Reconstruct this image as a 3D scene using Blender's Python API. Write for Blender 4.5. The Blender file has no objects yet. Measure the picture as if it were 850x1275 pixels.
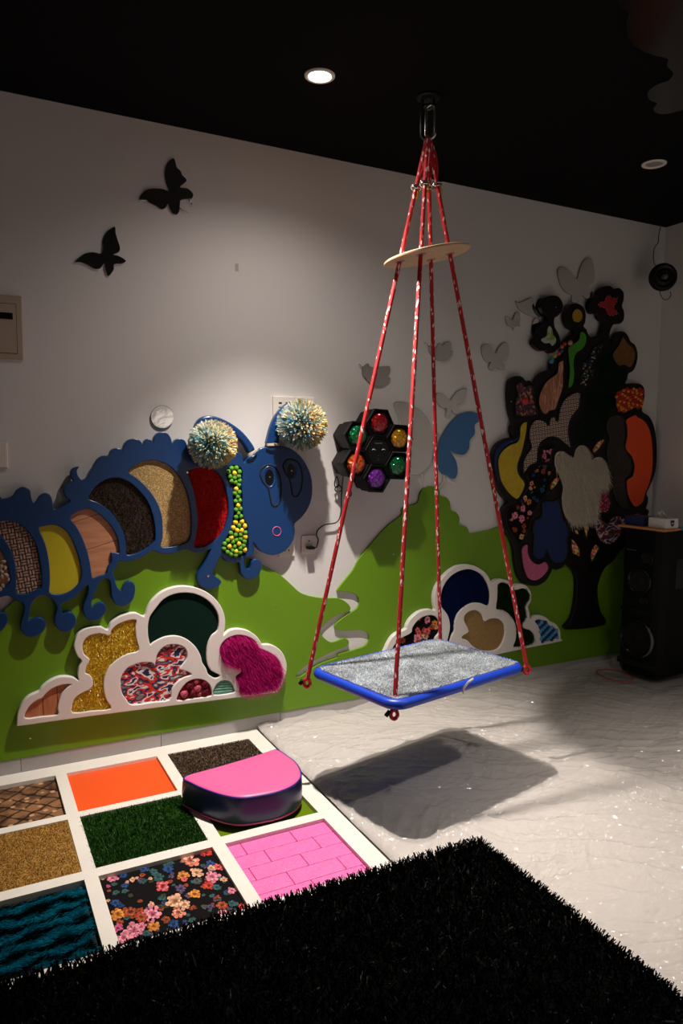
import bpy, math, random
import numpy as np
from mathutils import Matrix, Vector
from mathutils.geometry import tessellate_polygon
random.seed(7); RNG = np.random.default_rng(7)
S = bpy.context.scene
COL = S.collection

# ---------------------------------------------------------------- camera
F_PX, PITCH, ROLL, YAW, CAM_H = 907.635, 0.0986517, 0.0082420, -0.4782599, 1.48218
WALL_Y, CORNER_X, CEIL_Z = 3.3061, 4.0126, 2.84
IMG_W, IMG_H = 850.0, 1275.0
fwd = np.array([-math.sin(YAW)*math.cos(PITCH), math.cos(YAW)*math.cos(PITCH), -math.sin(PITCH)])
rgt0 = np.array([math.cos(YAW), math.sin(YAW), 0.0]); up0 = np.cross(rgt0, fwd)
rgt = math.cos(ROLL)*rgt0 + math.sin(ROLL)*up0
upv = -math.sin(ROLL)*rgt0 + math.cos(ROLL)*up0
CAM = np.array([0.0, 0.0, CAM_H])
cam = bpy.data.cameras.new('camera'); cam_o = bpy.data.objects.new('camera', cam); COL.objects.link(cam_o)
cam.sensor_fit = 'VERTICAL'; cam.sensor_height = 36.0; cam.lens = F_PX*36.0/IMG_H
cam.clip_start = 0.02
m3 = Matrix(((rgt[0], upv[0], -fwd[0]), (rgt[1], upv[1], -fwd[1]), (rgt[2], upv[2], -fwd[2])))
cam_o.matrix_world = Matrix.Translation(Vector(CAM)) @ m3.to_4x4()
S.camera = cam_o
# ---------------------------------------------------------------- world, light, exposure
S.view_settings.view_transform = 'Standard'; S.view_settings.look = 'None'
S.view_settings.gamma = 1.0; S.view_settings.exposure = 0.0; S.view_settings.use_curve_mapping = False
wd = bpy.data.worlds.new('world'); S.world = wd; wd.use_nodes = True
wd.node_tree.nodes['Background'].inputs[0].default_value = (0.02, 0.02, 0.022, 1)
wd.node_tree.nodes['Background'].inputs[1].default_value = 0.2
LAMP_A, LAMP_B, LAMP_FILL, LAMP_OFF = (1.241, 2.600), (2.57, 1.01), (2.30, -1.60), (3.059, 2.607)
POWER_A, POWER_B, POWER_FILL = 400.0, 205.0, 420.0
LIGHT_COL = (1.0, 0.90, 0.81)

# ---------------------------------------------------------------- pixel helpers (photo frame 850x1275)
def ray(px, py):
    return fwd + rgt*((px-IMG_W/2)/F_PX) - upv*((py-IMG_H/2)/F_PX)
def on_y(px, py, y):
    d = ray(px, py); return CAM + d*((y-CAM[1])/d[1])
def on_z(px, py, z):
    d = ray(px, py); return CAM + d*((z-CAM[2])/d[2])
def proj(P):
    d = np.asarray(P)-CAM; w = d@fwd
    return np.array([IMG_W/2+F_PX*(d@rgt)/w, IMG_H/2-F_PX*(d@upv)/w])
def crop(x0, y0, s, pts):
    return [(x0+a/s, y0+b/s) for a, b in pts]
def wl(pts, y):                       # photo pixels -> (x, z) on the wall-parallel plane y
    return [tuple(on_y(a, b, y)[[0, 2]]) for a, b in pts]
def ellipse(cx, cy, rx, ry, n=28):
    return [(cx+rx*math.cos(2*math.pi*i/n), cy+ry*math.sin(2*math.pi*i/n)) for i in range(n)]
def smooth(pts, k=4):                 # closed Catmull-Rom
    P = np.array(pts, float); n = len(P); out = []
    for i in range(n):
        p0, p1, p2, p3 = P[i-1], P[i], P[(i+1) % n], P[(i+2) % n]
        for j in range(k):
            t = j/k
            out.append(0.5*((2*p1)+(-p0+p2)*t+(2*p0-5*p1+4*p2-p3)*t*t+(-p0+3*p1-3*p2+p3)*t**3))
    return [tuple(p) for p in out]
def inside(poly, X, Y):
    c = np.zeros(len(X), bool); n = len(poly)
    for i in range(n):
        x1, y1 = poly[i]; x2, y2 = poly[i-1]
        if y1 == y2: continue
        c ^= ((y1 > Y) != (y2 > Y)) & (X < (x2-x1)*(Y-y1)/(y2-y1)+x1)
    return c
def sample_poly(poly, n, rng=RNG):
    A = np.array(poly); lo, hi = A.min(0), A.max(0); R = np.zeros((0, 2))
    while len(R) < n:
        q = lo+rng.random((n*2, 2))*(hi-lo); R = np.vstack([R, q[inside(poly, q[:, 0], q[:, 1])]])
    return R[:n]
def clip_half(poly, a, b, c):         # keep a*x+b*y+c >= 0
    out = []
    for i in range(len(poly)):
        p, q = poly[i-1], poly[i]
        dp, dq = a*p[0]+b*p[1]+c, a*q[0]+b*q[1]+c
        if (dp >= 0) != (dq >= 0):
            t = dp/(dp-dq); out.append((p[0]+(q[0]-p[0])*t, p[1]+(q[1]-p[1])*t))
        if dq >= 0: out.append(q)
    return out

def pnoise(X, Y, seed):
    r = np.random.default_rng(seed); n = 64; g = r.random((n, n))*2*np.pi
    xi, yi = np.floor(X).astype(int), np.floor(Y).astype(int); xf, yf = X-xi, Y-yi
    def gr(a, b): t = g[a % n, b % n]; return np.cos(t), np.sin(t)
    def dot(a, b, u, v): c, s = gr(a, b); return c*u+s*v
    u = xf**3*(xf*(xf*6-15)+10); v = yf**3*(yf*(yf*6-15)+10)
    n0 = dot(xi, yi, xf, yf)*(1-u)+dot(xi+1, yi, xf-1, yf)*u; n1 = dot(xi, yi+1, xf, yf-1)*(1-u)+dot(xi+1, yi+1, xf-1, yf-1)*u
    return (n0*(1-v)+n1*v)*1.4

# ---------------------------------------------------------------- object helpers
def tag(o, label, cat, group=None):
    o['label'] = label; o['category'] = cat
    if group: o['group'] = group
    return o
def struct(o): o['kind'] = 'structure'; return o
def stuff(o): o['kind'] = 'stuff'; return o
def empty(name, loc, label, cat, group=None):
    o = bpy.data.objects.new(name, None); COL.objects.link(o); o.location = loc
    o.empty_display_size = .05
    return tag(o, label, cat, group)
def origin_of(o):
    v = Vector((0, 0, 0))
    while o: v += o.location; o = o.parent
    return v
def link_mesh(name, me, mat, parent=None, recenter=True):
    o = bpy.data.objects.new(name, me); COL.objects.link(o)
    if mat is not None:
        for m in (mat if isinstance(mat, (list, tuple)) else [mat]): me.materials.append(m)
    c = Vector((0, 0, 0))
    if recenter and len(me.vertices):
        n = len(me.vertices); a = np.empty(n*3, np.float32); me.vertices.foreach_get('co', a); a = a.reshape(-1, 3)
        cc = (a.min(0)+a.max(0))/2; cc[2] = a[:, 2].min(); c = Vector([float(v) for v in cc])
        a -= np.array(c, np.float32); me.vertices.foreach_set('co', a.ravel()); me.update()
    if parent is not None:
        o.parent = parent; o.location = c-origin_of(parent)
    else: o.location = c
    return o
def mesh(name, V, Fc, mat, parent=None, sm=False, recenter=True):
    me = bpy.data.meshes.new(name); me.from_pydata([tuple(map(float, v)) for v in V], [], [tuple(f) for f in Fc])
    if sm: me.polygons.foreach_set('use_smooth', [True]*len(me.polygons))
    me.update(); return link_mesh(name, me, mat, parent, recenter)
def tri_mesh(name, V, T, mat, parent=None, colors=None, sm=False):
    V = np.asarray(V, np.float32); T = np.asarray(T, np.int32)
    me = bpy.data.meshes.new(name)
    me.vertices.add(len(V)); me.vertices.foreach_set('co', V.ravel())
    k = T.shape[1]
    me.loops.add(T.size); me.loops.foreach_set('vertex_index', T.ravel())
    me.polygons.add(len(T)); me.polygons.foreach_set('loop_start', np.arange(0, T.size, k, dtype=np.int32))
    if sm: me.polygons.foreach_set('use_smooth', np.ones(len(T), bool))
    me.update(calc_edges=True)
    if colors is not None:
        at = me.attributes.new('Col', 'FLOAT_COLOR', 'POINT')
        c4 = np.ones((len(V), 4), np.float32); c4[:, :3] = colors; at.data.foreach_set('color', c4.ravel())
    return link_mesh(name, me, mat, parent)
class MB:
    def __init__(s): s.V = []; s.F = []
    def add(s, V, F):
        n = len(s.V); s.V += [tuple(map(float, v)) for v in V]; s.F += [tuple(i+n for i in f) for f in F]; return s
    def box(s, x0, x1, y0, y1, z0, z1):
        V = [(x, y, z) for z in (z0, z1) for y in (y0, y1) for x in (x0, x1)]
        return s.add(V, [(0, 2, 3, 1), (4, 5, 7, 6), (0, 1, 5, 4), (2, 6, 7, 3), (0, 4, 6, 2), (1, 3, 7, 5)])
    def tube(s, path, r, n=8, closed=False, cap=True):
        V, F = tube_geo(path, r, n, closed, cap); return s.add(V, F)
    def lathe(s, prof, c, ax=(0, 0, 1), n=24):
        V, F = lathe_geo(prof, c, ax, n); return s.add(V, F)
    def done(s, name, mat, parent=None, sm=False, bev=0):
        o = mesh(name, s.V, s.F, mat, parent, sm)
        if bev: bevel(o, bev)
        return o
def bevel(o, w, seg=2, ang=40):
    m = o.modifiers.new('bevel', 'BEVEL'); m.width = w; m.segments = seg; m.limit_method = 'ANGLE'; m.angle_limit = math.radians(ang)
    return o
def frames(P, closed):
    n = len(P); Tn = []
    for i in range(n):
        a = P[i-1] if (i or closed) else P[0]; b = P[(i+1) % n] if (i < n-1 or closed) else P[-1]
        t = b-a; Tn.append(t/(np.linalg.norm(t)+1e-12))
    u = np.cross(Tn[0], [0, 0, 1.0])
    if np.linalg.norm(u) < .1: u = np.cross(Tn[0], [1.0, 0, 0])
    u /= np.linalg.norm(u); out = []
    for t in Tn:
        u = u-t*(u@t); u /= np.linalg.norm(u)+1e-12; out.append((u, np.cross(t, u)))
    return out
def tube_geo(path, r, n=8, closed=False, cap=True):
    P = [np.array(p, float) for p in path]; fr = frames(P, closed); V = []; F = []
    rr = r if hasattr(r, '__len__') else [r]*len(P)
    for i, p in enumerate(P):
        u, v = fr[i]
        for j in range(n):
            a = 2*math.pi*j/n; V.append(p+(u*math.cos(a)+v*math.sin(a))*rr[i])
    m = len(P)
    for i in range(m if closed else m-1):
        for j in range(n):
            a, b = i*n+j, i*n+(j+1) % n; c, d = ((i+1) % m)*n+(j+1) % n, ((i+1) % m)*n+j
            F.append((a, b, c, d))
    if cap and not closed:
        F.append(tuple(range(n-1, -1, -1))); F.append(tuple(range((m-1)*n, m*n)))
    return V, F
def lathe_geo(prof, c, ax=(0, 0, 1), n=24):   # prof: (radius, height) pairs; radius 0 closes
    ax = np.array(ax, float); ax /= np.linalg.norm(ax); c = np.array(c, float)
    u = np.cross(ax, [0, 0, 1.0])
    if np.linalg.norm(u) < .1: u = np.cross(ax, [1.0, 0, 0])
    u /= np.linalg.norm(u); v = np.cross(ax, u); V = []; F = []; idx = []
    for r, h in prof:
        if r < 1e-7: idx.append([len(V)]); V.append(c+ax*h)
        else:
            idx.append(list(range(len(V), len(V)+n)))
            for j in range(n):
                a = 2*math.pi*j/n; V.append(c+ax*h+(u*math.cos(a)+v*math.sin(a))*r)
    for A, B in zip(idx, idx[1:]):
        for j in range(n):
            k = (j+1) % n
            if len(A) == 1 and len(B) == 1: continue
            if len(A) == 1: F.append((A[0], B[j], B[k]))
            elif len(B) == 1: F.append((A[j], A[k], B[0]))
            else: F.append((A[j], A[k], B[k], B[j]))
    return V, F
def board(name, loops, y0, y1, mat, parent=None, bev=0.003, off=None, res=2):
    """loops of (x, z) on a wall-parallel board between y0 (front) and y1 (back); inner loops are holes"""
    cu = bpy.data.curves.new(name, 'CURVE'); cu.dimensions = '2D'; cu.fill_mode = 'BOTH'
    th = abs(y1-y0); cu.bevel_depth = bev; cu.bevel_resolution = res; cu.extrude = max(th/2-bev, 0)
    cu.offset = -bev if off is None else off
    for L in loops:
        sp = cu.splines.new('POLY'); sp.points.add(len(L)-1); sp.use_cyclic_u = True
        for p, q in zip(sp.points, L): p.co = (q[0], q[1], 0, 1)
    t = bpy.data.objects.new('tmp', cu); COL.objects.link(t)
    dg = bpy.context.evaluated_depsgraph_get(); dg.update()
    me = bpy.data.meshes.new_from_object(t.evaluated_get(dg), depsgraph=dg)
    bpy.data.objects.remove(t); bpy.data.curves.remove(cu); me.name = name; me.materials.clear()
    n = len(me.vertices); a = np.empty(n*3, np.float32); me.vertices.foreach_get('co', a); a = a.reshape(-1, 3)
    b = np.stack([a[:, 0], (y0+y1)/2-a[:, 2], a[:, 1]], 1); me.vertices.foreach_set('co', b.ravel())
    me.polygons.foreach_set('use_smooth', [False]*len(me.polygons)); me.update()
    return link_mesh(name, me, mat, parent)
def strands(name, P, nrm, L, w, col, mat, parent=None, droop=(0, 0, 0), rnd=.4, seg=2, rng=RNG, taper=.5):
    P = np.asarray(P, float); N = len(P); nrm = np.broadcast_to(np.asarray(nrm, float), (N, 3))
    d = nrm+rng.normal(0, rnd, (N, 3)); d /= np.linalg.norm(d, axis=1, keepdims=True)
    Ls = (L*(.65+.7*rng.random(N)))[:, None]
    side = np.cross(d, rng.normal(size=(N, 3))); side /= np.linalg.norm(side, axis=1, keepdims=True)+1e-9
    ws = (w*(.7+.6*rng.random(N)))[:, None]; dr = np.asarray(droop, float)
    rows = []
    for k in range(seg+1):
        t = k/seg; c = P+d*Ls*t+dr*Ls*t*t; h = ws*.5*(1-taper*t)
        rows += [c-side*h, c+side*h]
    V = np.stack(rows, 1).reshape(-1, 3); m = 2*(seg+1); base = (np.arange(N)*m)[:, None]
    q = np.array([[2*k, 2*k+1, 2*k+3, 2*k+2] for k in range(seg)])
    T = (base[:, :, None]+q[None]).reshape(-1, 4)
    C = np.repeat(np.broadcast_to(np.asarray(col, float), (N, 3)), m, 0)
    return stuff(tri_mesh(name, V, T, mat, parent, C))
def share(name, me, loc, parent, rot=None, scale=None):
    o = bpy.data.objects.new(name, me); COL.objects.link(o); o.parent = parent
    o.location = Vector(loc)-(origin_of(parent) if parent else Vector((0, 0, 0)))
    if rot: o.rotation_euler = rot
    if scale: o.scale = scale
    return o
def ball_mesh(name, r, mat, n=10, m=6, noise=0, sq=1):
    prof = [(r*math.sin(math.pi*i/m), -r*math.cos(math.pi*i/m)*sq) for i in range(m+1)]; prof[0] = (0, -r*sq); prof[-1] = (0, r*sq)
    V, F = lathe_geo(prof, (0, 0, 0), (0, 0, 1), n)
    if noise: V = [np.array(v)*(1+random.uniform(-noise, noise)) for v in V]
    me = bpy.data.meshes.new(name); me.from_pydata([tuple(v) for v in V], [], F); me.materials.append(mat)
    me.polygons.foreach_set('use_smooth', [True]*len(me.polygons)); me.update(); return me

# ---------------------------------------------------------------- materials
def lin(c):
    return tuple(((v/255)/12.92 if v/255 <= .04045 else ((v/255+.055)/1.055)**2.4) for v in c)
def base_mat(name):
    m = bpy.data.materials.new(name); m.use_nodes = True; nt = m.node_tree
    return m, nt, nt.nodes['Principled BSDF']
def plain(name, col, rough=.5, metal=0, spec=.5, coat=0, bump=0, bscale=60, var=0, vscale=8, sheen=0, emit=None, es=0):
    m, nt, b = base_mat(name)
    b.inputs['Base Color'].default_value = (*col, 1); b.inputs['Roughness'].default_value = rough
    b.inputs['Metallic'].default_value = metal; b.inputs['Specular IOR Level'].default_value = spec
    b.inputs['Coat Weight'].default_value = coat; b.inputs['Coat Roughness'].default_value = .08
    b.inputs['Sheen Weight'].default_value = sheen
    if emit: b.inputs['Emission Color'].default_value = (*emit, 1); b.inputs['Emission Strength'].default_value = es
    if bump or var:
        tc = nt.nodes.new('ShaderNodeTexCoord')
    if bump:
        n = nt.nodes.new('ShaderNodeTexNoise'); n.inputs['Scale'].default_value = bscale; n.inputs['Detail'].default_value = 4
        nt.links.new(tc.outputs['Object'], n.inputs['Vector'])
        bp = nt.nodes.new('ShaderNodeBump'); bp.inputs['Strength'].default_value = bump; bp.inputs['Distance'].default_value = .01
        nt.links.new(n.outputs['Fac'], bp.inputs['Height']); nt.links.new(bp.outputs['Normal'], b.inputs['Normal'])
    if var:
        n2 = nt.nodes.new('ShaderNodeTexNoise'); n2.inputs['Scale'].default_value = vscale; n2.inputs['Detail'].default_value = 5
        nt.links.new(tc.outputs['Object'], n2.inputs['Vector'])
        r = nt.nodes.new('ShaderNodeValToRGB')
        r.color_ramp.elements[0].position = .3; r.color_ramp.elements[1].position = .7
        r.color_ramp.elements[0].color = (*[c*(1-var) for c in col], 1); r.color_ramp.elements[1].color = (*[min(c*(1+var), 1) for c in col], 1)
        nt.links.new(n2.outputs['Fac'], r.inputs['Fac']); nt.links.new(r.outputs['Color'], b.inputs['Base Color'])
    return m
def ramp_noise(name, stops, scale=20, rough=.6, stretch=(1, 1, 1), detail=3, const=False, bump=0, metal=0, tex='noise', rot=(0, 0, 0), spec=.5, dist=0):
    m, nt, b = base_mat(name); b.inputs['Roughness'].default_value = rough; b.inputs['Metallic'].default_value = metal
    b.inputs['Specular IOR Level'].default_value = spec
    tc = nt.nodes.new('ShaderNodeTexCoord'); mp = nt.nodes.new('ShaderNodeMapping')
    mp.inputs['Scale'].default_value = stretch; mp.inputs['Rotation'].default_value = rot
    nt.links.new(tc.outputs['Object'], mp.inputs['Vector'])
    if tex == 'noise':
        t = nt.nodes.new('ShaderNodeTexNoise'); t.inputs['Detail'].default_value = detail; t.inputs['Distortion'].default_value = dist; out = t.outputs['Fac']
    elif tex == 'vor':
        t = nt.nodes.new('ShaderNodeTexVoronoi'); sp = nt.nodes.new('ShaderNodeSeparateColor'); nt.links.new(t.outputs['Color'], sp.inputs['Color']); out = sp.outputs['Red']
    elif tex == 'vdist':
        t = nt.nodes.new('ShaderNodeTexVoronoi'); out = t.outputs['Distance']
    elif tex == 'wave':
        t = nt.nodes.new('ShaderNodeTexWave'); t.inputs['Distortion'].default_value = dist; t.inputs['Detail'].default_value = detail; out = t.outputs['Fac']
    t.inputs['Scale'].default_value = scale; nt.links.new(mp.outputs['Vector'], t.inputs['Vector'])
    r = nt.nodes.new('ShaderNodeValToRGB'); cr = r.color_ramp
    if const: cr.interpolation = 'CONSTANT'
    while len(cr.elements) < len(stops): cr.elements.new(.5)
    for e, (p, c) in zip(cr.elements, stops): e.position = p; e.color = (*c, 1)
    nt.links.new(out, r.inputs['Fac']); nt.links.new(r.outputs['Color'], b.inputs['Base Color'])
    if bump:
        bp = nt.nodes.new('ShaderNodeBump'); bp.inputs['Strength'].default_value = bump; bp.inputs['Distance'].default_value = .004
        nt.links.new(out, bp.inputs['Height']); nt.links.new(bp.outputs['Normal'], b.inputs['Normal'])
    return m
def basket(name, hi, lo, scale, axes=(0, 2)):
    """basket weave: checker cells alternate bands in two directions"""
    m, nt, b = base_mat(name); b.inputs['Roughness'].default_value = .6
    tc = nt.nodes.new('ShaderNodeTexCoord'); mp = nt.nodes.new('ShaderNodeMapping'); mp.inputs['Scale'].default_value = (scale,)*3
    mp.inputs['Rotation'].default_value = (0, math.radians(8), 0); mp.inputs['Location'].default_value = (0, .5, 0)
    nt.links.new(tc.outputs['Object'], mp.inputs['Vector'])
    sx = nt.nodes.new('ShaderNodeSeparateXYZ'); nt.links.new(mp.outputs['Vector'], sx.inputs[0])
    def mth(op, a, bb=None):
        n = nt.nodes.new('ShaderNodeMath'); n.operation = op
        for i, v in enumerate((a, bb)):
            if v is None: continue
            if isinstance(v, (int, float)): n.inputs[i].default_value = v
            else: nt.links.new(v, n.inputs[i])
        return n.outputs[0]
    X, Z = sx.outputs[axes[0]], sx.outputs[axes[1]]
    par = mth('MODULO', mth('ABSOLUTE', mth('ADD', mth('FLOOR', X), mth('FLOOR', Z))), 2.0)
    wx = mth('ABSOLUTE', mth('SINE', mth('MULTIPLY', X, 2*math.pi))); wz = mth('ABSOLUTE', mth('SINE', mth('MULTIPLY', Z, 2*math.pi)))
    ex = mth('ABSOLUTE', mth('SINE', mth('MULTIPLY', X, math.pi))); ez = mth('ABSOLUTE', mth('SINE', mth('MULTIPLY', Z, math.pi)))
    h = mth('ADD', mth('MULTIPLY', par, mth('MULTIPLY', wx, mth('POWER', ez, .5))), mth('MULTIPLY', mth('SUBTRACT', 1.0, par), mth('MULTIPLY', wz, mth('POWER', ex, .5))))
    r = nt.nodes.new('ShaderNodeValToRGB'); r.color_ramp.elements[0].color = (*lo, 1); r.color_ramp.elements[1].color = (*hi, 1)
    r.color_ramp.elements[0].position = .3; r.color_ramp.elements[1].position = .65
    nt.links.new(h, r.inputs['Fac']); nt.links.new(r.outputs['Color'], b.inputs['Base Color'])
    bp = nt.nodes.new('ShaderNodeBump'); bp.inputs['Strength'].default_value = .7; bp.inputs['Distance'].default_value = .003
    nt.links.new(h, bp.inputs['Height']); nt.links.new(bp.outputs['Normal'], b.inputs['Normal'])
    return m
def attr_mat(name, rough=.7, spec=.3, sheen=0, soft=0):
    m, nt, b = base_mat(name); b.inputs['Roughness'].default_value = rough; b.inputs['Specular IOR Level'].default_value = spec
    b.inputs['Sheen Weight'].default_value = sheen
    a = nt.nodes.new('ShaderNodeAttribute'); a.attribute_name = 'Col'; nt.links.new(a.outputs['Color'], b.inputs['Base Color'])
    if soft:                           # thin fibres pass part of the light
        t = nt.nodes.new('ShaderNodeBsdfTranslucent'); nt.links.new(a.outputs['Color'], t.inputs['Color'])
        x = nt.nodes.new('ShaderNodeMixShader'); x.inputs[0].default_value = soft
        nt.links.new(b.outputs[0], x.inputs[1]); nt.links.new(t.outputs[0], x.inputs[2]); nt.links.new(x.outputs[0], nt.nodes['Material Output'].inputs['Surface'])
    return m
M = {}
M['wall'] = plain('wall paint', (.70, .68, .67), .75, spec=.2, bump=.03, bscale=220)
M['ceil'] = plain('black ceiling paint', (.0042, .0042, .0042), .85, spec=.06)
M['floor'] = plain('grey floor tile', (.05, .05, .05), .5)
M['base'] = plain('grey skirting tile', (.40, .38, .37), .35, var=.08, vscale=5)
M['green'] = plain('green painted board', (.135, .285, .006), .38, spec=.4, var=.04, vscale=3)
M['blue'] = plain('blue lacquered board', (.0035, .036, .135), .3, spec=.5)
M['blue_dark'] = plain('dark navy recess', (.003, .014, .05), .6)
M['white_board'] = plain('white lacquered board', (.78, .74, .70), .35)
M['panel'] = plain('white floor frame', (.82, .78, .71), .4, bump=.05, bscale=90, var=.03, vscale=12)
M['black_board'] = plain('black brown board', (.0055, .0042, .0038), .4, spec=.25)
M['mirror'] = plain('mirror acrylic', (.86, .85, .84), .03, metal=1, bump=.22, bscale=7)
M['dark_acrylic'] = plain('dark smoked acrylic', (.014, .012, .012), .16, spec=.6)
M['mirror_blue_reflection'] = plain('mirror with painted blue reflection', (.10, .26, .55), .08, metal=1)  # blue tint stands for a reflection of something blue in the room
M['black_plastic'] = plain('black plastic', (.0022, .0022, .0025), .45, spec=.16, bump=.02, bscale=300)
M['black_gloss'] = plain('black gloss', (.003, .003, .0035), .2, spec=.35)
M['black_hole'] = plain('black', (.002, .002, .002), .8)
M['metal'] = plain('brushed metal', (.6, .6, .6), .25, metal=1)
M['dark_metal'] = plain('dark metal', (.12, .12, .12), .3, metal=1)
M['white_plastic'] = plain('white plastic', (.75, .70, .64), .4)
M['cream_plastic'] = plain('beige plastic', (.42, .34, .26), .5)
M['yellow_vinyl'] = plain('yellow vinyl', (.50, .43, .008), .45, bump=.05, bscale=40)
M['yellow_felt'] = plain('yellow felt', (.50, .36, .02), .9, bump=.4, bscale=120, var=.12, vscale=25)
M['gold_sand'] = ramp_noise('gold sand', [(.3, (.20, .115, .025)), (.55, (.42, .27, .09)), (.75, (.8, .62, .32))], 260, .55, bump=.6, detail=2)
M['gold_felt'] = ramp_noise('gold glitter felt', [(.3, (.23, .135, .04)), (.6, (.33, .20, .065)), (.8, (.6, .42, .2))], 300, .5, bump=.3)
M['gold_tinsel'] = ramp_noise('gold tinsel', [(.3, (.30, .18, .006)), (.5, (.7, .46, .015)), (.68, (.95, .75, .12))], 90, .3, bump=1, detail=5, metal=.35, dist=1.5)
M['green_felt_dark'] = plain('dark green felt', (.0025, .017, .011), .95, spec=.1, bump=.2, bscale=300)
M['green_felt'] = plain('bright green felt', (.06, .30, .02), .9, bump=.1, bscale=200)
M['brown_felt'] = plain('brown felt', (.19, .085, .015), .9, bump=.3, bscale=120, var=.15, vscale=30)
M['orange'] = plain('orange vinyl', (.90, .095, .012), .4)
M['orange_tree'] = plain('orange red panel', (.85, .075, .008), .5)
M['navy_carpet'] = plain('navy carpet', (.0035, .012, .075), .95, spec=.1, bump=.6, bscale=220)
M['navy_felt'] = plain('navy felt', (.004, .02, .10), .9, bump=.1, bscale=200)
M['red_carpet'] = plain('red carpet', (.55, .006, .008), .9, bump=.9, bscale=170, var=.25, vscale=160)
M['coir'] = ramp_noise('dark coir', [(.35, (.006, .004, .003)), (.6, (.06, .035, .022)), (.75, (.16, .10, .065))], 210, .8, bump=1, detail=2)
M['pink_glitter'] = ramp_noise('pink glitter', [(.4, (.52, .09, .22)), (.68, (.6, .13, .28)), (.75, (.95, .7, .8))], 160, .4, bump=.2)
M['pink_dots'] = ramp_noise('pink rosette fabric', [(.0, (.85, .16, .30)), (.3, (.75, .10, .22)), (.45, (.12, .01, .03))], 75, .7, tex='vdist', bump=.5)
M['brick_print'] = ramp_noise('brick red marble print', [(.3, (.30, .10, .05)), (.5, (.42, .17, .09)), (.62, (.62, .34, .22))], 14, .5, stretch=(2.2, 1, .7), rot=(0, .7, 0), dist=2)
M['camo'] = ramp_noise('red white blue camouflage cloth', [(0, (.012, .012, .07)), (.40, (.75, .74, .76)), (.47, (.62, .03, .012)), (.54, (.014, .014, .085)), (.60, (.2, .17, .17)), (.66, (.70, .68, .70)), (.72, (.015, .015, .07))], 26, .7, stretch=(.62, 1, 1.2), const=True, detail=2.0, rot=(0, .3, 0), dist=.3)
M['camo_dark'] = ramp_noise('dark camouflage cloth', [(0, (.010, .010, .05)), (.44, (.55, .54, .56)), (.49, (.35, .025, .02)), (.55, (.012, .012, .055)), (.62, (.08, .07, .08))], 20, .7, stretch=(.7, 1, 1.3), const=True, detail=2.2, dist=.4)
M['rainbow'] = ramp_noise('multicolour sequins', [(0, (.7, .02, .05)), (.2, (.8, .55, .02)), (.38, (.05, .4, .04)), (.52, (.8, .2, .4)), (.66, (.02, .06, .3)), (.8, (.9, .8, .3)), (.9, (.6, .02, .02))], 80, .4, const=True, tex='vor', bump=.5)
M['speckle'] = ramp_noise('mixed speckled chips', [(0, (.02, .012, .02)), (.3, (.30, .06, .03)), (.45, (.03, .02, .05)), (.62, (.45, .2, .1)), (.74, (.02, .02, .03)), (.9, (.2, .03, .06))], 75, .5, const=True, tex='vor', bump=.8)
M['stripe_yellow'] = ramp_noise('yellow ribbed fabric', [(.3, (.22, .12, .005)), (.6, (.65, .42, .02))], 38, .6, tex='wave', rot=(0, math.pi/2-.12, 0), bump=.5)
M['white_cloth'] = ramp_noise('white and green print', [(0, (.5, .5, .5)), (.5, (.25, .42, .03)), (.62, (.04, .12, .3)), (.7, (.5, .5, .5))], 14, .6, const=True)
M['mint'] = plain('mint ribbed card', (.16, .42, .30), .6)
M['tray_white'] = plain('white card', (.7, .68, .66), .6)
M['wood'] = ramp_noise('oiled wood', [(.25, (.34, .135, .06)), (.5, (.48, .21, .105)), (.75, (.58, .28, .15))], 9, .5, stretch=(.7, 1, 7), bump=.05, detail=6, rot=(0, .28, 0))
M['wood_vert'] = ramp_noise('reddish wood', [(.25, (.36, .115, .045)), (.5, (.48, .175, .075)), (.75, (.56, .23, .11))], 9, .5, stretch=(7, 1, .7), bump=.05, detail=6)
M['ply'] = ramp_noise('pale plywood', [(.3, (.55, .35, .2)), (.7, (.68, .46, .29))], 6, .45, stretch=(1, 9, 1), detail=5)
M['rattan'] = basket('brown rattan weave', (.40, .25, .18), (.02, .010, .008), 42)
M['rattan_fine'] = basket('beige rattan weave', (.55, .42, .34), (.03, .018, .014), 46)
M['pom_green'] = plain('green pompom', (.10, .33, .015), .85, bump=.5, bscale=500)
M['pom_yellow'] = plain('yellow pompom', (.85, .60, .03), .85, bump=.5, bscale=500)
M['pom_red'] = plain('red pompom', (.62, .03, .02), .85, bump=.5, bscale=500)
M['pom_gold'] = plain('gold pompom', (.85, .42, .02), .85, bump=.5, bscale=500)
M['pom_navy'] = plain('navy pompom', (.006, .03, .16), .85, bump=.5, bscale=500)
M['pom_sky'] = plain('sky blue pompom', (.10, .38, .62), .85, bump=.5, bscale=500)
M['rose_pink'] = plain('pink felt rose', (.65, .12, .18), .8, bump=.3, bscale=200)
M['rose_dark'] = plain('crimson felt rose', (.20, .004, .02), .8, bump=.3, bscale=200)
M['pebble'] = plain('beige pebble', (.42, .33, .25), .7, var=.3, vscale=40)
M['neon_pink'] = plain('pink ring', (.75, .12, .35), .4)
M['strand'] = attr_mat('pile fibres', .9, .1, 0, .42)
M['strand_gloss'] = attr_mat('shiny fibres', .5, .25)
M['tinsel'] = attr_mat('tinsel', .3, .6)
M['rug_fibre'] = attr_mat('black rug fibres', .5, .10)
M['print'] = attr_mat('printed cloth', .75, .2)
M['print_base'] = plain('black print cloth', (.007, .0065, .007), .85, spec=.06)
M['pink_foam'] = plain('pink foam brick', (.88, .165, .47), .38, bump=.5, bscale=130, var=.06, vscale=40)
M['pink_vinyl'] = plain('pink vinyl', (.90, .125, .33), .38, bump=.02, bscale=30)
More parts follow.
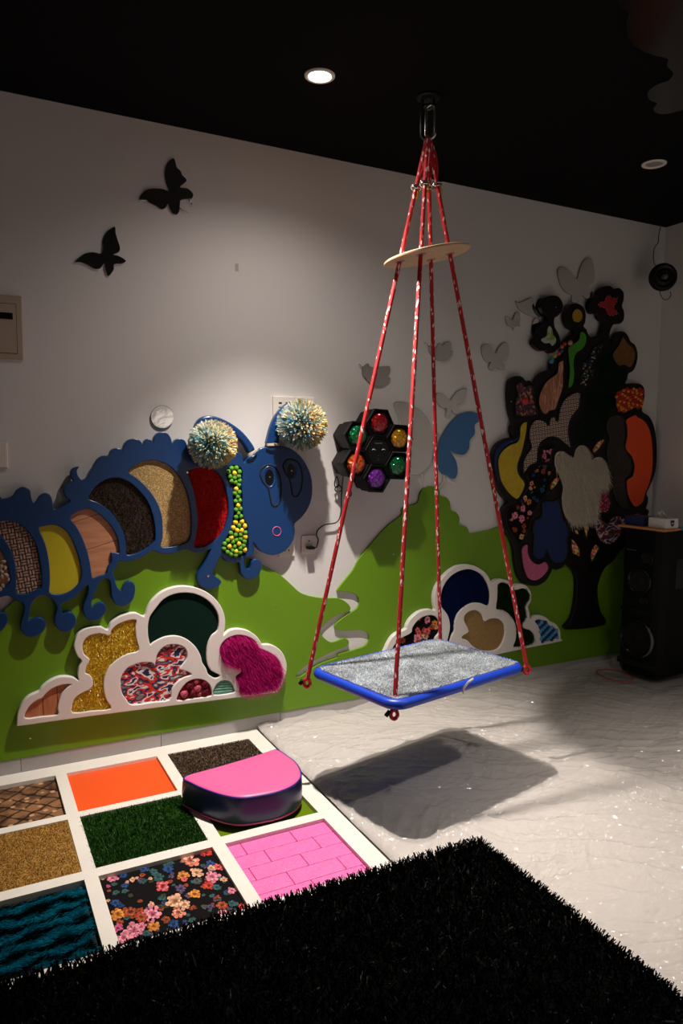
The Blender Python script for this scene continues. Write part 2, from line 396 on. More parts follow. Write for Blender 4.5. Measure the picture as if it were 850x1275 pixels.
M['navy_vinyl'] = plain('navy vinyl', (.006, .006, .060), .30, bump=.02, bscale=20)
M['lime_gloss'] = plain('glossy lime acrylic', (.12, .20, .006), .06)
M['blue_rim'] = plain('blue foam rim', (.007, .05, .50), .38)
M['mat_white'] = plain('off white mat', (.64, .60, .57), .7, bump=.1, bscale=18)
M['tile_grout'] = plain('tile backing', (.02, .02, .02), .8)
M['tissue'] = plain('white tissue', (.55, .52, .5), .9)
M['box_blue'] = plain('navy printed card', (.008, .015, .09), .5)
M['orange_wood'] = plain('orange board', (.55, .23, .06), .5)
M['tray_blue'] = plain('light blue tray', (.08, .32, .45), .4)
M['cone_grey'] = plain('speaker cone', (.012, .011, .010), .7, spec=.15)
M['silver_ring'] = plain('silver ring', (.12, .12, .13), .45)
M['zip_white'] = plain('white cable tie', (.75, .72, .66), .4)
M['yellow_tape'] = plain('yellow tape', (.75, .45, .03), .5)
M['cord'] = plain('black cord', (.006, .006, .006), .4)
M['hoop'] = plain('red plastic hoop', (.45, .06, .06), .4)
M['led'] = plain('lamp diffuser', (1, 1, 1), .5, emit=(1.0, .95, .88), es=40)
M['led_off'] = plain('unlit lamp face', (.30, .27, .25), .5)
M['crystal'] = plain('clear crystal', (.07, .07, .075), .1, spec=.8)
M['tape_beige'] = plain('masking tape', (.48, .42, .33), .7)
def lens(name, c):
    m, nt, b = base_mat(name); b.inputs['Base Color'].default_value = (*c, 1); b.inputs['Roughness'].default_value = .06
    b.inputs['Coat Weight'].default_value = 1; b.inputs['Coat Roughness'].default_value = .03; b.inputs['Metallic'].default_value = .55
    tc = nt.nodes.new('ShaderNodeTexCoord'); v = nt.nodes.new('ShaderNodeTexVoronoi'); v.inputs['Scale'].default_value = 55
    nt.links.new(tc.outputs['Object'], v.inputs['Vector'])
    bp = nt.nodes.new('ShaderNodeBump'); bp.inputs['Strength'].default_value = 1; bp.inputs['Distance'].default_value = .01
    nt.links.new(v.outputs['Distance'], bp.inputs['Height']); nt.links.new(bp.outputs['Normal'], b.inputs['Normal'])
    return m
for k, c in dict(red=(.35, .005, .01), amber=(.65, .30, .01), green=(.004, .16, .05), purple=(.16, .02, .30), orange=(.6, .09, .01)).items(): M['lens_'+k] = lens(k+' lens', c)
def rope_mat():
    m, nt, b = base_mat('red rope with white flecks'); b.inputs['Roughness'].default_value = .6
    tc = nt.nodes.new('ShaderNodeTexCoord'); mp = nt.nodes.new('ShaderNodeMapping'); mp.inputs['Scale'].default_value = (190, 190, 66)
    nt.links.new(tc.outputs['Object'], mp.inputs['Vector'])
    v = nt.nodes.new('ShaderNodeTexVoronoi'); v.inputs['Scale'].default_value = 1; nt.links.new(mp.outputs['Vector'], v.inputs['Vector'])
    sp = nt.nodes.new('ShaderNodeSeparateColor'); nt.links.new(v.outputs['Color'], sp.inputs['Color'])
    r = nt.nodes.new('ShaderNodeValToRGB'); cr = r.color_ramp; cr.interpolation = 'CONSTANT'
    cr.elements[0].color = (.52, .008, .014, 1); cr.elements[1].position = .885; cr.elements[1].color = (.85, .78, .74, 1)
    nt.links.new(sp.outputs['Red'], r.inputs['Fac']); nt.links.new(r.outputs['Color'], b.inputs['Base Color'])
    w = nt.nodes.new('ShaderNodeTexNoise'); w.inputs['Scale'].default_value = 500; nt.links.new(tc.outputs['Object'], w.inputs['Vector'])
    bp = nt.nodes.new('ShaderNodeBump'); bp.inputs['Strength'].default_value = .4; bp.inputs['Distance'].default_value = .004
    nt.links.new(w.outputs['Fac'], bp.inputs['Height']); nt.links.new(bp.outputs['Normal'], b.inputs['Normal'])
    return m
M['rope'] = rope_mat()
def snake_mat():
    m, nt, b = base_mat('snakeskin print'); b.inputs['Roughness'].default_value = .45
    tc = nt.nodes.new('ShaderNodeTexCoord')
    def ramp(out, stops, const=False):
        r = nt.nodes.new('ShaderNodeValToRGB'); cr = r.color_ramp
        if const: cr.interpolation = 'CONSTANT'
        while len(cr.elements) < len(stops): cr.elements.new(.5)
        for e, (p, c) in zip(cr.elements, stops): e.position = p; e.color = (*c, 1)
        nt.links.new(out, r.inputs['Fac']); return r.outputs['Color']
    def wave(rz, sc):
        mp = nt.nodes.new('ShaderNodeMapping'); mp.inputs['Rotation'].default_value = (0, 0, rz); nt.links.new(tc.outputs['Object'], mp.inputs['Vector'])
        w = nt.nodes.new('ShaderNodeTexWave'); w.inputs['Scale'].default_value = sc; w.inputs['Distortion'].default_value = 2.2; w.inputs['Detail Scale'].default_value = 3
        nt.links.new(mp.outputs['Vector'], w.inputs['Vector']); return w.outputs['Fac']
    def mul(a, bb):
        x = nt.nodes.new('ShaderNodeMix'); x.data_type = 'RGBA'; x.blend_type = 'MULTIPLY'; x.inputs['Factor'].default_value = 1
        nt.links.new(a, x.inputs['A']); nt.links.new(bb, x.inputs['B']); return x.outputs['Result']
    n = nt.nodes.new('ShaderNodeTexNoise'); n.inputs['Scale'].default_value = 16; nt.links.new(tc.outputs['Object'], n.inputs['Vector'])
    c0 = ramp(n.outputs['Fac'], [(.35, (.075, .028, .012)), (.65, (.30, .14, .065))])
    l1 = ramp(wave(.85, 5.2), [(.0, (.06, .05, .05)), (.12, (1, 1, 1))]); l2 = ramp(wave(-.85, 5.2), [(.0, (.06, .05, .05)), (.12, (1, 1, 1))])
    c1 = mul(mul(c0, l1), l2)
    v = nt.nodes.new('ShaderNodeTexVoronoi'); v.inputs['Scale'].default_value = 19; v.inputs['Randomness'].default_value = .55; nt.links.new(tc.outputs['Object'], v.inputs['Vector'])
    f = ramp(v.outputs['Distance'], [(.16, (1, 1, 1)), (.21, (0, 0, 0))])
    x = nt.nodes.new('ShaderNodeMix'); x.data_type = 'RGBA'; nt.links.new(f, x.inputs['Factor']); nt.links.new(c1, x.inputs['A']); x.inputs['B'].default_value = (.55, .32, .18, 1)
    nt.links.new(x.outputs['Result'], b.inputs['Base Color'])
    return m
M['snake'] = snake_mat()
def film_mat():
    m = bpy.data.materials.new('clear plastic film'); m.use_nodes = True; nt = m.node_tree; nt.nodes.clear()
    o = nt.nodes.new('ShaderNodeOutputMaterial'); fr = nt.nodes.new('ShaderNodeFresnel'); fr.inputs['IOR'].default_value = 1.5
    tr = nt.nodes.new('ShaderNodeBsdfTransparent'); tr.inputs['Color'].default_value = (.93, .93, .92, 1)
    df = nt.nodes.new('ShaderNodeBsdfDiffuse'); df.inputs['Color'].default_value = (.72, .68, .645, 1)
    gl = nt.nodes.new('ShaderNodeBsdfGlossy'); gl.inputs['Roughness'].default_value = .15; gl.inputs['Color'].default_value = (1, 1, 1, 1)
    tc = nt.nodes.new('ShaderNodeTexCoord'); prev = None
    for sc, stg, wid in ((6, .9, .05), (14, .9, .09), (33, .8, .15)):                     # fine crinkles
        v = nt.nodes.new('ShaderNodeTexVoronoi'); v.feature = 'DISTANCE_TO_EDGE'; v.inputs['Scale'].default_value = sc
        nz = nt.nodes.new('ShaderNodeTexNoise'); nz.inputs['Scale'].default_value = sc*.35; nz.inputs['Detail'].default_value = 3
        nt.links.new(tc.outputs['Object'], nz.inputs['Vector'])
        mx = nt.nodes.new('ShaderNodeMix'); mx.data_type = 'RGBA'; mx.inputs['Factor'].default_value = .22
        nt.links.new(tc.outputs['Object'], mx.inputs['A']); nt.links.new(nz.outputs['Color'], mx.inputs['B']); nt.links.new(mx.outputs['Result'], v.inputs['Vector'])
        bp = nt.nodes.new('ShaderNodeBump'); bp.inputs['Strength'].default_value = stg; bp.inputs['Distance'].default_value = 1.4/sc
        mn = nt.nodes.new('ShaderNodeMath'); mn.operation = 'SMOOTH_MIN'; mn.inputs[1].default_value = wid; mn.inputs[2].default_value = wid*.5
        nt.links.new(v.outputs['Distance'], mn.inputs[0]); nt.links.new(mn.outputs[0], bp.inputs['Height'])
        if prev: nt.links.new(prev.outputs['Normal'], bp.inputs['Normal'])
        prev = bp
    nt.links.new(prev.outputs['Normal'], gl.inputs['Normal'])
    m1 = nt.nodes.new('ShaderNodeMixShader'); m1.inputs[0].default_value = .5
    m2 = nt.nodes.new('ShaderNodeMixShader')
    nt.links.new(tr.outputs[0], m1.inputs[1]); nt.links.new(df.outputs[0], m1.inputs[2])
    nt.links.new(fr.outputs[0], m2.inputs[0]); nt.links.new(m1.outputs[0], m2.inputs[1]); nt.links.new(gl.outputs[0], m2.inputs[2])
    nt.links.new(m2.outputs[0], o.inputs['Surface']); return m
M['film'] = film_mat()

# ================================================================ SETTING
X0, Y0 = -1.9, -2.3
def slab(name, *b, mat): return struct(MB().box(*b).done(name, mat))
slab('floor', X0-.1, CORNER_X+.1, Y0-.1, WALL_Y+.1, -.05, 0, mat=M['floor'])
slab('ceiling', X0-.1, CORNER_X+.1, Y0-.1, WALL_Y+.1, CEIL_Z, CEIL_Z+.05, mat=M['ceil'])
slab('wall_back', X0-.1, CORNER_X+.1, WALL_Y, WALL_Y+.1, 0, CEIL_Z, mat=M['wall'])
slab('wall_right', CORNER_X, CORNER_X+.1, Y0, WALL_Y, 0, CEIL_Z, mat=M['wall'])
slab('wall_left', X0-.1, X0, Y0, WALL_Y, 0, CEIL_Z, mat=M['wall'])
slab('wall_front', X0, CORNER_X, Y0-.1, Y0, 0, CEIL_Z, mat=M['wall'])
ZB = .115
bb = bpy.data.objects.new('baseboard_back', None); COL.objects.link(bb); bb.location = (1.2, WALL_Y, 0); struct(bb)
xs = [X0, -.43, .17, .77, 1.37, 1.97, 2.57, 3.17, CORNER_X-.002]      # skirting tiles with fine joints
for a, b in zip(xs, xs[1:]):
    bevel(MB().box(a+.0008, b-.0008, WALL_Y-.011, WALL_Y-.0005, 0, ZB-.001).done('skirting_tile', M['base'], bb), .0015)
struct(bevel(MB().box(CORNER_X-.011, CORNER_X-.0005, Y0, WALL_Y-.012, 0, ZB-.001).done('baseboard_right', M['base']), .0015))

# ================================================================ DOWNLIGHTS
def downlight(xy, lit, label, power=0, radius=.026, beam=76):
    x, y = xy
    e = empty('downlight', (x, y, CEIL_Z), label, 'ceiling light', 'recessed ceiling downlights')
    n = (0, 0, -1)
    MB().lathe([(.058, 0), (.057, .004), (.050, .007), (.043, .005), (.040, .001), (.040, 0)], (x, y, CEIL_Z), n, 32).done('trim_ring', M['white_plastic'], e, True)
    MB().lathe([(.040, .0005), (.034, .0025), (0, .003)], (x, y, CEIL_Z), n, 32).done('lamp_face', M['led'] if lit else M['led_off'], e, True)
    if power:                          # reflector lamp: concentrated beam plus weak wide spill
        for nm, p, size in (('downlight_beam', power, beam), ('downlight_spill', power*.10, 146)):
            l = bpy.data.lights.new(nm, 'SPOT'); l.energy = p; l.color = LIGHT_COL; l.spot_size = math.radians(size); l.spot_blend = 1.0; l.shadow_soft_size = radius
            lo = bpy.data.objects.new(nm, l); COL.objects.link(lo); lo.parent = e; lo.location = (0, 0, -.012)
    return e
downlight(LAMP_A, True, 'glowing recessed ceiling downlight to the left of the swing anchor', POWER_A)
downlight(LAMP_B, True, 'recessed ceiling downlight above the black rug side of the room', POWER_B, .026, 81)
downlight(LAMP_FILL, True, 'added unseen fill downlight near the wall behind the viewer', POWER_FILL)  # added lamp out of view, brightens the mirror reflections and the right side
downlight(LAMP_OFF, False, 'unlit white recessed downlight above the tree panel')

# ================================================================ GREEN HILL
YH = WALL_Y-.014                      # front of the hill board
YB = YH-.0005                         # back of the things mounted on it
YF = WALL_Y-.046                      # front of caterpillar, clouds, tree
hill_px = [(-140, 866), (-80, 826), (-30, 788), (0, 764), (17, 749), (60, 715), (100, 692), (150, 672), (200, 662), (250, 664), (300, 690), (315, 697), (328, 704),
 (340, 711), (348, 715), (361, 726.5), (370, 735), (377, 739.5), (389, 743), (404, 745), (421, 745), (431, 750), (436, 756), (434, 761), (419, 766), (405, 776), (399, 785), (402, 793), (413, 800), (428, 795), (434, 798), (432, 804), (415, 811), (390, 823), (374, 834),
 (368, 842), (375, 842), (388, 833), (400, 826), (420, 819), (421, 815), (435, 811), (453, 805), (459, 798), (459, 790), (451, 785), (424, 785), (417, 782), (419, 776), (432, 765.5), (445, 757), (447, 746.5), (440, 738.5), (422, 736), (420.5, 734),
 (429, 723), (440, 709), (447, 696), (464, 674.6), (482, 655), (499, 642), (500, 636), (504, 631), (513, 629), (520.5, 625), (522, 617), (526, 609.5), (534, 605.5), (543, 606.5), (547, 611), (548, 617), (555, 619), (560, 625), (561.5, 635), (568, 638), (572, 645), (571.5, 653), (579, 655), (583, 659), (586, 664), (604.6, 661), (620, 656), (660, 640), (700, 630), (740, 640), (780, 660)]
hl = smooth(wl(hill_px, YH), 3)
hl = hl[:-3]+[(CORNER_X-.004, .80), (CORNER_X-.004, ZB), (hl[0][0], ZB)]
hl = [p for p in hl if p[0] < CORNER_X-.003]
hl = [p for p in hl]
hill = tag(board('hill_board', [hl], YH, WALL_Y-.0005, M['green'], None, .0012), 'long green hill shaped board along the foot of the white wall', 'wall panel')
scr = MB().lathe([(.004, 0), (.004, .0015), (.002, .0022), (0, .0022)], (0, 0, 0), (0, -1, 0), 10)
me_screw = bpy.data.meshes.new('screw'); me_screw.from_pydata(scr.V, [], scr.F); me_screw.materials.append(M['metal']); me_screw.update()
for p in [(344, 755.5), (37.5, 919), (490, 690), (640, 700)]:
    share('screw', me_screw, on_y(*p, YH), hill)

# ================================================================ wall board builders
def A5(x, y): return lambda pts: crop(x, y, 5.0, pts)
cA, cB, cC = A5(0, 580), A5(100, 530), A5(230, 490)
cD, cE = A5(20, 725), A5(190, 725)
cF, cG = (lambda p: crop(480, 700, 10.0, p)), A5(540, 695)
cH, cI, cJ, cK = A5(660, 330), A5(600, 430), A5(600, 580), A5(680, 540)
YI = YF+.012                          # recessed inserts
def loop(px, y=YF, k=3): return smooth(wl(px, y), k)
def insert(name, lp, mat, parent, y=YI, grow=.004, th=.003):
    return board(name, [lp], y, y+th, mat, parent, 0.0, grow)
def grid_balls(name, lp, parent, y, r, step, meshes, pick, ang=0.0, margin=.0):
    A = np.array(lp); c = A.mean(0); R = max(np.ptp(A[:, 0]), np.ptp(A[:, 1])); n = int(R/step)+2
    ca, sa = math.cos(ang), math.sin(ang)
    for j in range(-n, n+1):
        for i in range(-n, n+1):
            x = c[0]+(i*ca-j*sa)*step; z = c[1]+(i*sa+j*ca)*step
            if inside(lp, np.array([x]), np.array([z]))[0]:
                share(name, meshes[pick(i, j)], (x, y-r*.6, z), parent)
def flower(V, T, C, o, r, cols, rng, u, v, nrm, lvl):
    """flat printed bloom: rings of single petals, outer to inner"""
    for k, (s, c, m) in enumerate(zip((1.0, .66, .36), cols, (8, 7, 5))):
        ph = rng.random()*6.28; h = nrm*(lvl+.00012*k)
        for i in range(m):
            a = ph+2*math.pi*i/m+rng.normal(0, .12); L = r*s*rng.uniform(.72, 1.08); w = 1.35*math.pi/m; sh = rng.uniform(.6, 1.25); b = len(V)
            for q, (ra, da, br) in enumerate(((0, 0, .35), (.55, -.8, .8), (.9, -.55, 1.0), (1.0, 0, 1.15), (.9, .55, 1.0), (.55, .8, .8))):
                V.append(o+(u*math.cos(a+da*w)+v*math.sin(a+da*w))*L*ra+h); C.append(tuple(np.clip(np.array(c)*sh*br, 0, 1)))
            T.extend([(b, b+1, b+2), (b, b+2, b+3), (b, b+3, b+4), (b, b+4, b+5)])
PAL = dict(pink=[(.75, .22, .30), (.85, .35, .42), (.6, .10, .18)], coral=[(.72, .09, .10), (.85, .20, .20), (.45, .02, .04)], orange=[(.62, .20, .03), (.75, .32, .06), (.4, .09, .01)],
           peach=[(.75, .38, .22), (.85, .52, .34), (.6, .22, .1)], salmon=[(.75, .20, .13), (.85, .42, .3), (.5, .08, .05)], blue=[(.015, .05, .17), (.03, .09, .26), (.01, .03, .1)],
           teal=[(.03, .10, .10), (.05, .14, .14), (.02, .06, .06)], rust=[(.34, .05, .015), (.45, .1, .03), (.2, .02, .01)], red=[(.62, .03, .025), (.75, .08, .05), (.3, .01, .01)],
           purple=[(.10, .06, .13), (.16, .1, .2), (.05, .03, .07)], grey=[(.08, .08, .08), (.11, .11, .11), (.05, .05, .05)], olive=[(.05, .05, .015), (.07, .07, .02), (.03, .03, .01)], magenta=[(.55, .08, .22), (.7, .15, .3), (.35, .03, .1)])
def wall_floral(lp, n, y, parent, seed, pal, r0=.012, r1=.028):
    rng = np.random.default_rng(seed); pts = sample_poly(lp, n, rng); V, T, C = [], [], []
    A = np.array(lp)
    for i, p in enumerate(pts):
        r = min(rng.uniform(r0, r1), max(.006, float(np.min(np.hypot(*(A-p).T)))*1.0))
        flower(V, T, C, np.array([p[0], y, p[1]]), r, PAL[pal[i % len(pal)]], rng, np.array([1., 0, 0]), np.array([0, 0, 1.]), np.array([0, -1., 0]), .0006+.0004*(i % 5))
    return stuff(tri_mesh('flower_print', np.array(V), np.array(T), M['print'], parent, np.array(C)))
def planks(lp, lines, mat, parent, y=YI, th=.004):
    c_ = np.mean(np.array(lp), 0); rest = [tuple(c_+(np.array(p)-c_)*1.04) for p in lp]; out = []
    for (x1, z1), (x2, z2) in lines:
        a, b = z1-z2, x2-x1; L = math.hypot(a, b); a, b = a/L, b/L; c = -(a*x1+b*z1)
        out.append(clip_half(rest, a, b, c-.0012)); rest = clip_half(rest, -a, -b, -c-.0012)
    out.append(rest)
    insert('plank_backing', lp, M['black_hole'], parent, y+.005)
    for q in out:
        if len(q) > 2: board('plank', [q], y, y+th, mat, parent, .0006, -.0006)
def tube_ring(name, lp2, y, r, mat, parent, n=6):
    return MB().tube([(x, y, z) for x, z in lp2], r, n, True).done(name, mat, parent, True)

# ================================================================ CATERPILLAR
cat_px = cA([(0, 190), (15, 205), (50, 200), (80, 185), (100, 155), (125, 137), (150, 132), (175, 140), (190, 160), (195, 195), (207, 230), (225, 222), (240, 195), (265, 175), (290, 170), (310, 180), (325, 210), (330, 255), (342, 270), (370, 262), (410, 240), (436, 218), (415, 200), (398, 170), (395, 140), (410, 115), (435, 100), (456, 95), (441, 70), (438, 40), (455, 15), (493, 5), (480, 28), (483, 55), (500, 80), (516, 86)])
cat_px += cB([(40, 325), (65, 285), (85, 240), (110, 205), (140, 188), (175, 185), (190, 155), (220, 140), (250, 145), (263, 160), (264, 140), (280, 105), (310, 85), (345, 82), (375, 95), (390, 120), (398, 95), (420, 82), (445, 92), (453, 104), (457, 75), (480, 48), (515, 40), (545, 50), (565, 80), (574, 112), (590, 90), (620, 80), (650, 92), (665, 120)])
cat_px += cC([(22, 345), (70, 360), (120, 380), (180, 400), (230, 418), (263, 414), (270, 390), (295, 372), (320, 366), (345, 372), (360, 395), (368, 428), (385, 405), (400, 390), (430, 385), (455, 355), (480, 338), (520, 332), (580, 325), (640, 335), (700, 370), (750, 430), (785, 510), (795, 590), (788, 660), (765, 720), (725, 775), (684, 812), (686, 860), (675, 910), (650, 955), (610, 988), (560, 1006), (510, 1000), (465, 975), (427, 928), (432, 960), (428, 998), (400, 1018), (370, 1030), (378, 1080), (400, 1092), (410, 1075), (415, 1050), (435, 1032), (460, 1035), (478, 1060), (475, 1100), (450, 1140), (410, 1158), (375, 1150), (350, 1120), (343, 1075), (336, 1050), (300, 1055), (260, 1045), (225, 1012), (200, 1060), (176, 1110), (174, 1130), (205, 1148), (228, 1170), (215, 1195), (180, 1215), (140, 1220), (105, 1203), (82, 1170), (76, 1135), (95, 1100), (130, 1045), (155, 990)])
cat_px += cB([(810, 768), (760, 790), (710, 790), (660, 772), (600, 790), (550, 798), (500, 795), (450, 780), (410, 805), (360, 830), (310, 845), (268, 848)])
cat_px += cA([(738, 594), (730, 625), (710, 650), (705, 675), (715, 710), (730, 755), (755, 780), (765, 755), (780, 730), (810, 718), (838, 740), (842, 780), (830, 830), (795, 865), (750, 875), (715, 855), (695, 815), (690, 760), (682, 718), (660, 702), (628, 715), (605, 760), (585, 810), (570, 850), (576, 882), (600, 862), (630, 850), (655, 865), (664, 895), (645, 930), (610, 960), (575, 968), (540, 950), (518, 910), (518, 870), (535, 830), (548, 790), (545, 745), (515, 770), (480, 805), (440, 835), (400, 850), (378, 872), (382, 900), (396, 922), (430, 910), (460, 925), (475, 960), (465, 1000), (435, 1028), (400, 1035), (360, 1015), (338, 975), (345, 930), (355, 890), (340, 850), (300, 815), (260, 808), (220, 830), (195, 870), (185, 920), (181, 963), (210, 952), (245, 945), (275, 960), (288, 985), (275, 1025), (240, 1055), (195, 1068), (155, 1055), (128, 1015), (130, 975), (145, 930), (150, 880), (136, 853), (100, 840), (60, 812), (20, 815), (-20, 832), (-42, 870), (-40, 905), (-5, 918), (30, 915), (48, 940), (45, 980), (20, 1020), (-10, 1035), (-45, 1030), (-80, 1000), (-85, 950), (-80, 880), (-100, 850), (-160, 860), (-240, 840), (-300, 780), (-330, 690), (-335, 600), (-320, 500), (-280, 400), (-220, 320), (-150, 260), (-100, 220), (-70, 200), (-50, 170), (-20, 165)])
h_peb = cA([(0, 525), (40, 600), (62, 690), (55, 730), (20, 760), (-10, 780), (-60, 770), (-100, 720), (-120, 620), (-90, 530), (-40, 505)])
h_rat = cA([(0, 352), (50, 343), (100, 355), (150, 385), (195, 440), (225, 500), (245, 580), (258, 680), (258, 755), (240, 766), (215, 777), (185, 796), (115, 798), (101, 788), (103, 740), (100, 650), (85, 570), (50, 490), (0, 425), (-25, 395), (-25, 370)])
h_yel = cA([(243, 392), (270, 378), (310, 370), (350, 372), (390, 390), (430, 430), (465, 500), (495, 590), (507, 660), (500, 710), (470, 755), (420, 790), (370, 802), (320, 795), (308, 780), (312, 720), (310, 640), (300, 560), (280, 480)])
h_wood = cA([(438, 328), (470, 295), (510, 275), (550, 268), (600, 290), (650, 330), (700, 390), (730, 450), (740, 510), (738, 543), (692, 537), (693, 570), (690, 600), (670, 628), (662, 670), (620, 685), (580, 698), (570, 670), (560, 600), (540, 520), (505, 430), (470, 370)])
h_coir = cB([(50, 455), (65, 420), (100, 375), (150, 340), (200, 325), (250, 328), (310, 355), (360, 400), (410, 460), (445, 540), (462, 620), (465, 700), (455, 725), (410, 765), (350, 795), (300, 805), (285, 795), (285, 740), (270, 670), (240, 610), (200, 550), (150, 505), (100, 475)])
h_gold = cB([(298, 288), (330, 255), (380, 228), (440, 215), (500, 225), (560, 255), (610, 310), (650, 380), (675, 460), (688, 550), (690, 640), (678, 710), (640, 735), (590, 750), (530, 757), (502, 750), (512, 700), (515, 640), (508, 560), (485, 490), (450, 430), (400, 370), (350, 325)])
h_red = cC([(18, 490), (45, 470), (90, 460), (140, 460), (190, 480), (230, 530), (255, 600), (270, 680), (268, 760), (245, 840), (200, 905), (140, 945), (80, 958), (60, 950), (65, 910), (78, 850), (82, 780), (75, 700), (60, 620), (40, 550)])
h_tie = cC([(265, 470), (290, 450), (320, 448), (350, 465), (358, 500), (355, 550), (352, 580), (358, 640), (358, 700), (365, 770), (390, 820), (392, 870), (395, 920), (393, 980), (370, 1006), (320, 1018), (280, 1008), (235, 980), (230, 960), (245, 920), (270, 880), (290, 840), (300, 780), (310, 720), (305, 640), (300, 590), (275, 550), (260, 510)])
ctr = on_y(180, 640, WALL_Y)
cat = empty('caterpillar_panel', (ctr[0], YB, .7), 'big blue caterpillar cutout on the wall with textured body segments and pompom antennae', 'wall panel')
holes = {k: loop(v) for k, v in dict(peb=h_peb, rat=h_rat, yel=h_yel, wood=h_wood, coir=h_coir, gold=h_gold, red=h_red, tie=h_tie).items()}
board('body_frame', [loop(cat_px)]+list(holes.values()), YF, YB, M['blue'], cat, .0042, None, 3)
insert('pebble_bed', holes['peb'], M['wood'], cat)
insert('rattan_insert', holes['rat'], M['rattan'], cat)
insert('yellow_insert', holes['yel'], M['yellow_vinyl'], cat)
insert('coir_insert', holes['coir'], M['coir'], cat)
insert('sand_insert', holes['gold'], M['gold_sand'], cat)
insert('red_carpet_insert', holes['red'], M['red_carpet'], cat)
insert('tie_recess', holes['tie'], M['blue_dark'], cat)
planks(holes['wood'], [wl(cA([(455, 352), (610, 303)]), YI), wl(cA([(541, 523), (737, 459)]), YI)], M['wood'], cat)
peb = [ball_mesh('pebble', .011, M['pebble'], 8, 5, .18, .7) for _ in range(3)]
for i, p in enumerate(cA([(22, 595), (32, 635), (8, 625), (12, 655), (38, 680), (48, 705), (12, 690), (5, 768), (20, 745), (-15, 600), (-25, 660), (-20, 720), (-50, 640), (-45, 700), (-70, 660), (-60, 590)])):
    share('pebble', peb[i % 3], on_y(*p, YI-.006), cat, (i*1.3, i*.7, i), (1.1, .8, 1.3 if i in (4, 5) else .9))
def pile_wall(name, lp, n, L, w, cols, parent, rnd=.5, droop=(0, 0, -.2), y=YI, mat='strand', seed=1, margin=0):
    rng = np.random.default_rng(seed); p = sample_poly(lp, n, rng); P = np.stack([p[:, 0], np.full(n, y), p[:, 1]], 1)
    c = np.array(cols)[rng.integers(0, len(cols), n)]*(1+rng.normal(0, .15, (n, 1)))
    return strands(name, P, (0, -1, 0), L, w, np.clip(c, 0, 1), M[mat], parent, droop, rnd, 2, rng)
pile_wall('coir_bristle', holes['coir'], 5000, .007, .0016, [(.05, .03, .02), (.11, .07, .045), (.02, .012, .008)], cat, .5, seed=3)
pile_wall('red_pile', holes['red'], 4000, .006, .002, [(.55, .006, .01), (.42, .004, .006), (.62, .015, .012)], cat, .35, seed=4)
# pompom tie
pg = ball_mesh('tie_pompom', .0117, M['pom_green'], 10, 6, .05); py_ = ball_mesh('tie_pompom', .0122, M['pom_yellow'], 10, 6, .05)
G = [(293, 467), (323, 464), (273, 488), (341, 488), (282, 517), (310, 525), (337, 516), (290, 545), (315, 553), (341, 542), (337, 570), (313, 622), (340, 615), (330, 644), (318, 671), (343, 667), (321, 724), (347, 719), (335, 747), (321, 770), (350, 766), (339, 823), (288, 870), (318, 880), (348, 880), (378, 866), (320, 912), (348, 905), (268, 917), (300, 925), (250, 937), (373, 921), (310, 953), (367, 948), (245, 966), (300, 978), (345, 963), (268, 988), (290, 1002), (345, 990), (318, 1007)]
Yp = [(310, 496), (321, 595), (332, 697), (317, 803), (357, 798), (304, 837), (374, 825), (328, 853), (355, 853), (290, 898), (378, 893), (338, 935), (278, 953), (318, 983), (374, 974)]
for lst, me in ((G, pg), (Yp, py_)):
    for p in cC(lst): share('tie_pompom', me, on_y(*p, YF-.006)+np.array([0, .012, -.008])*0+np.array([0, .004, 0]), cat)
# eyes: engraved outline, raised rim, black pupil, screw
def eye(out, c, rx, ry):
    g = tube_ring('eye', smooth(wl(cC(out), YF), 4), YF+.0002, .0042, M['black_hole'], cat)
    rim = [on_y(*p, YF)[[0, 2]] for p in cC(ellipse(c[0], c[1], rx*1.45, ry*1.28))]
    tube_ring('eye_rim', rim, YF+.0028, .0055, M['blue'], g, 8)
    pu = wl(cC(ellipse(c[0], c[1], rx, ry)), YF); board('pupil', [pu], YF-.0012, YF+.003, M['black_gloss'], g, .0008)
    share('screw', me_screw, on_y(*cC([(c[0]+2, c[1])])[0], YF-.0012), g)
eye([(510, 445), (550, 450), (580, 490), (597, 550), (597, 620), (585, 680), (560, 700), (540, 685), (530, 640), (520, 590), (490, 555), (470, 510), (475, 470)], (526, 520), 28, 50)
eye([(655, 410), (700, 425), (725, 475), (732, 540), (722, 600), (700, 638), (675, 635), (665, 600), (655, 545), (625, 490), (612, 450), (630, 418)], (662, 480), 24, 46)
tube_ring('mouth_ring', wl(cC(ellipse(572, 857, 26, 28)), YF), YF-.001, .0017, M['neon_pink'], cat)
for p in cC([(144, 1136), (14, 490)]): share('screw', me_screw, on_y(*p, YF), cat, None, (1.5, 1.5, 1.5))
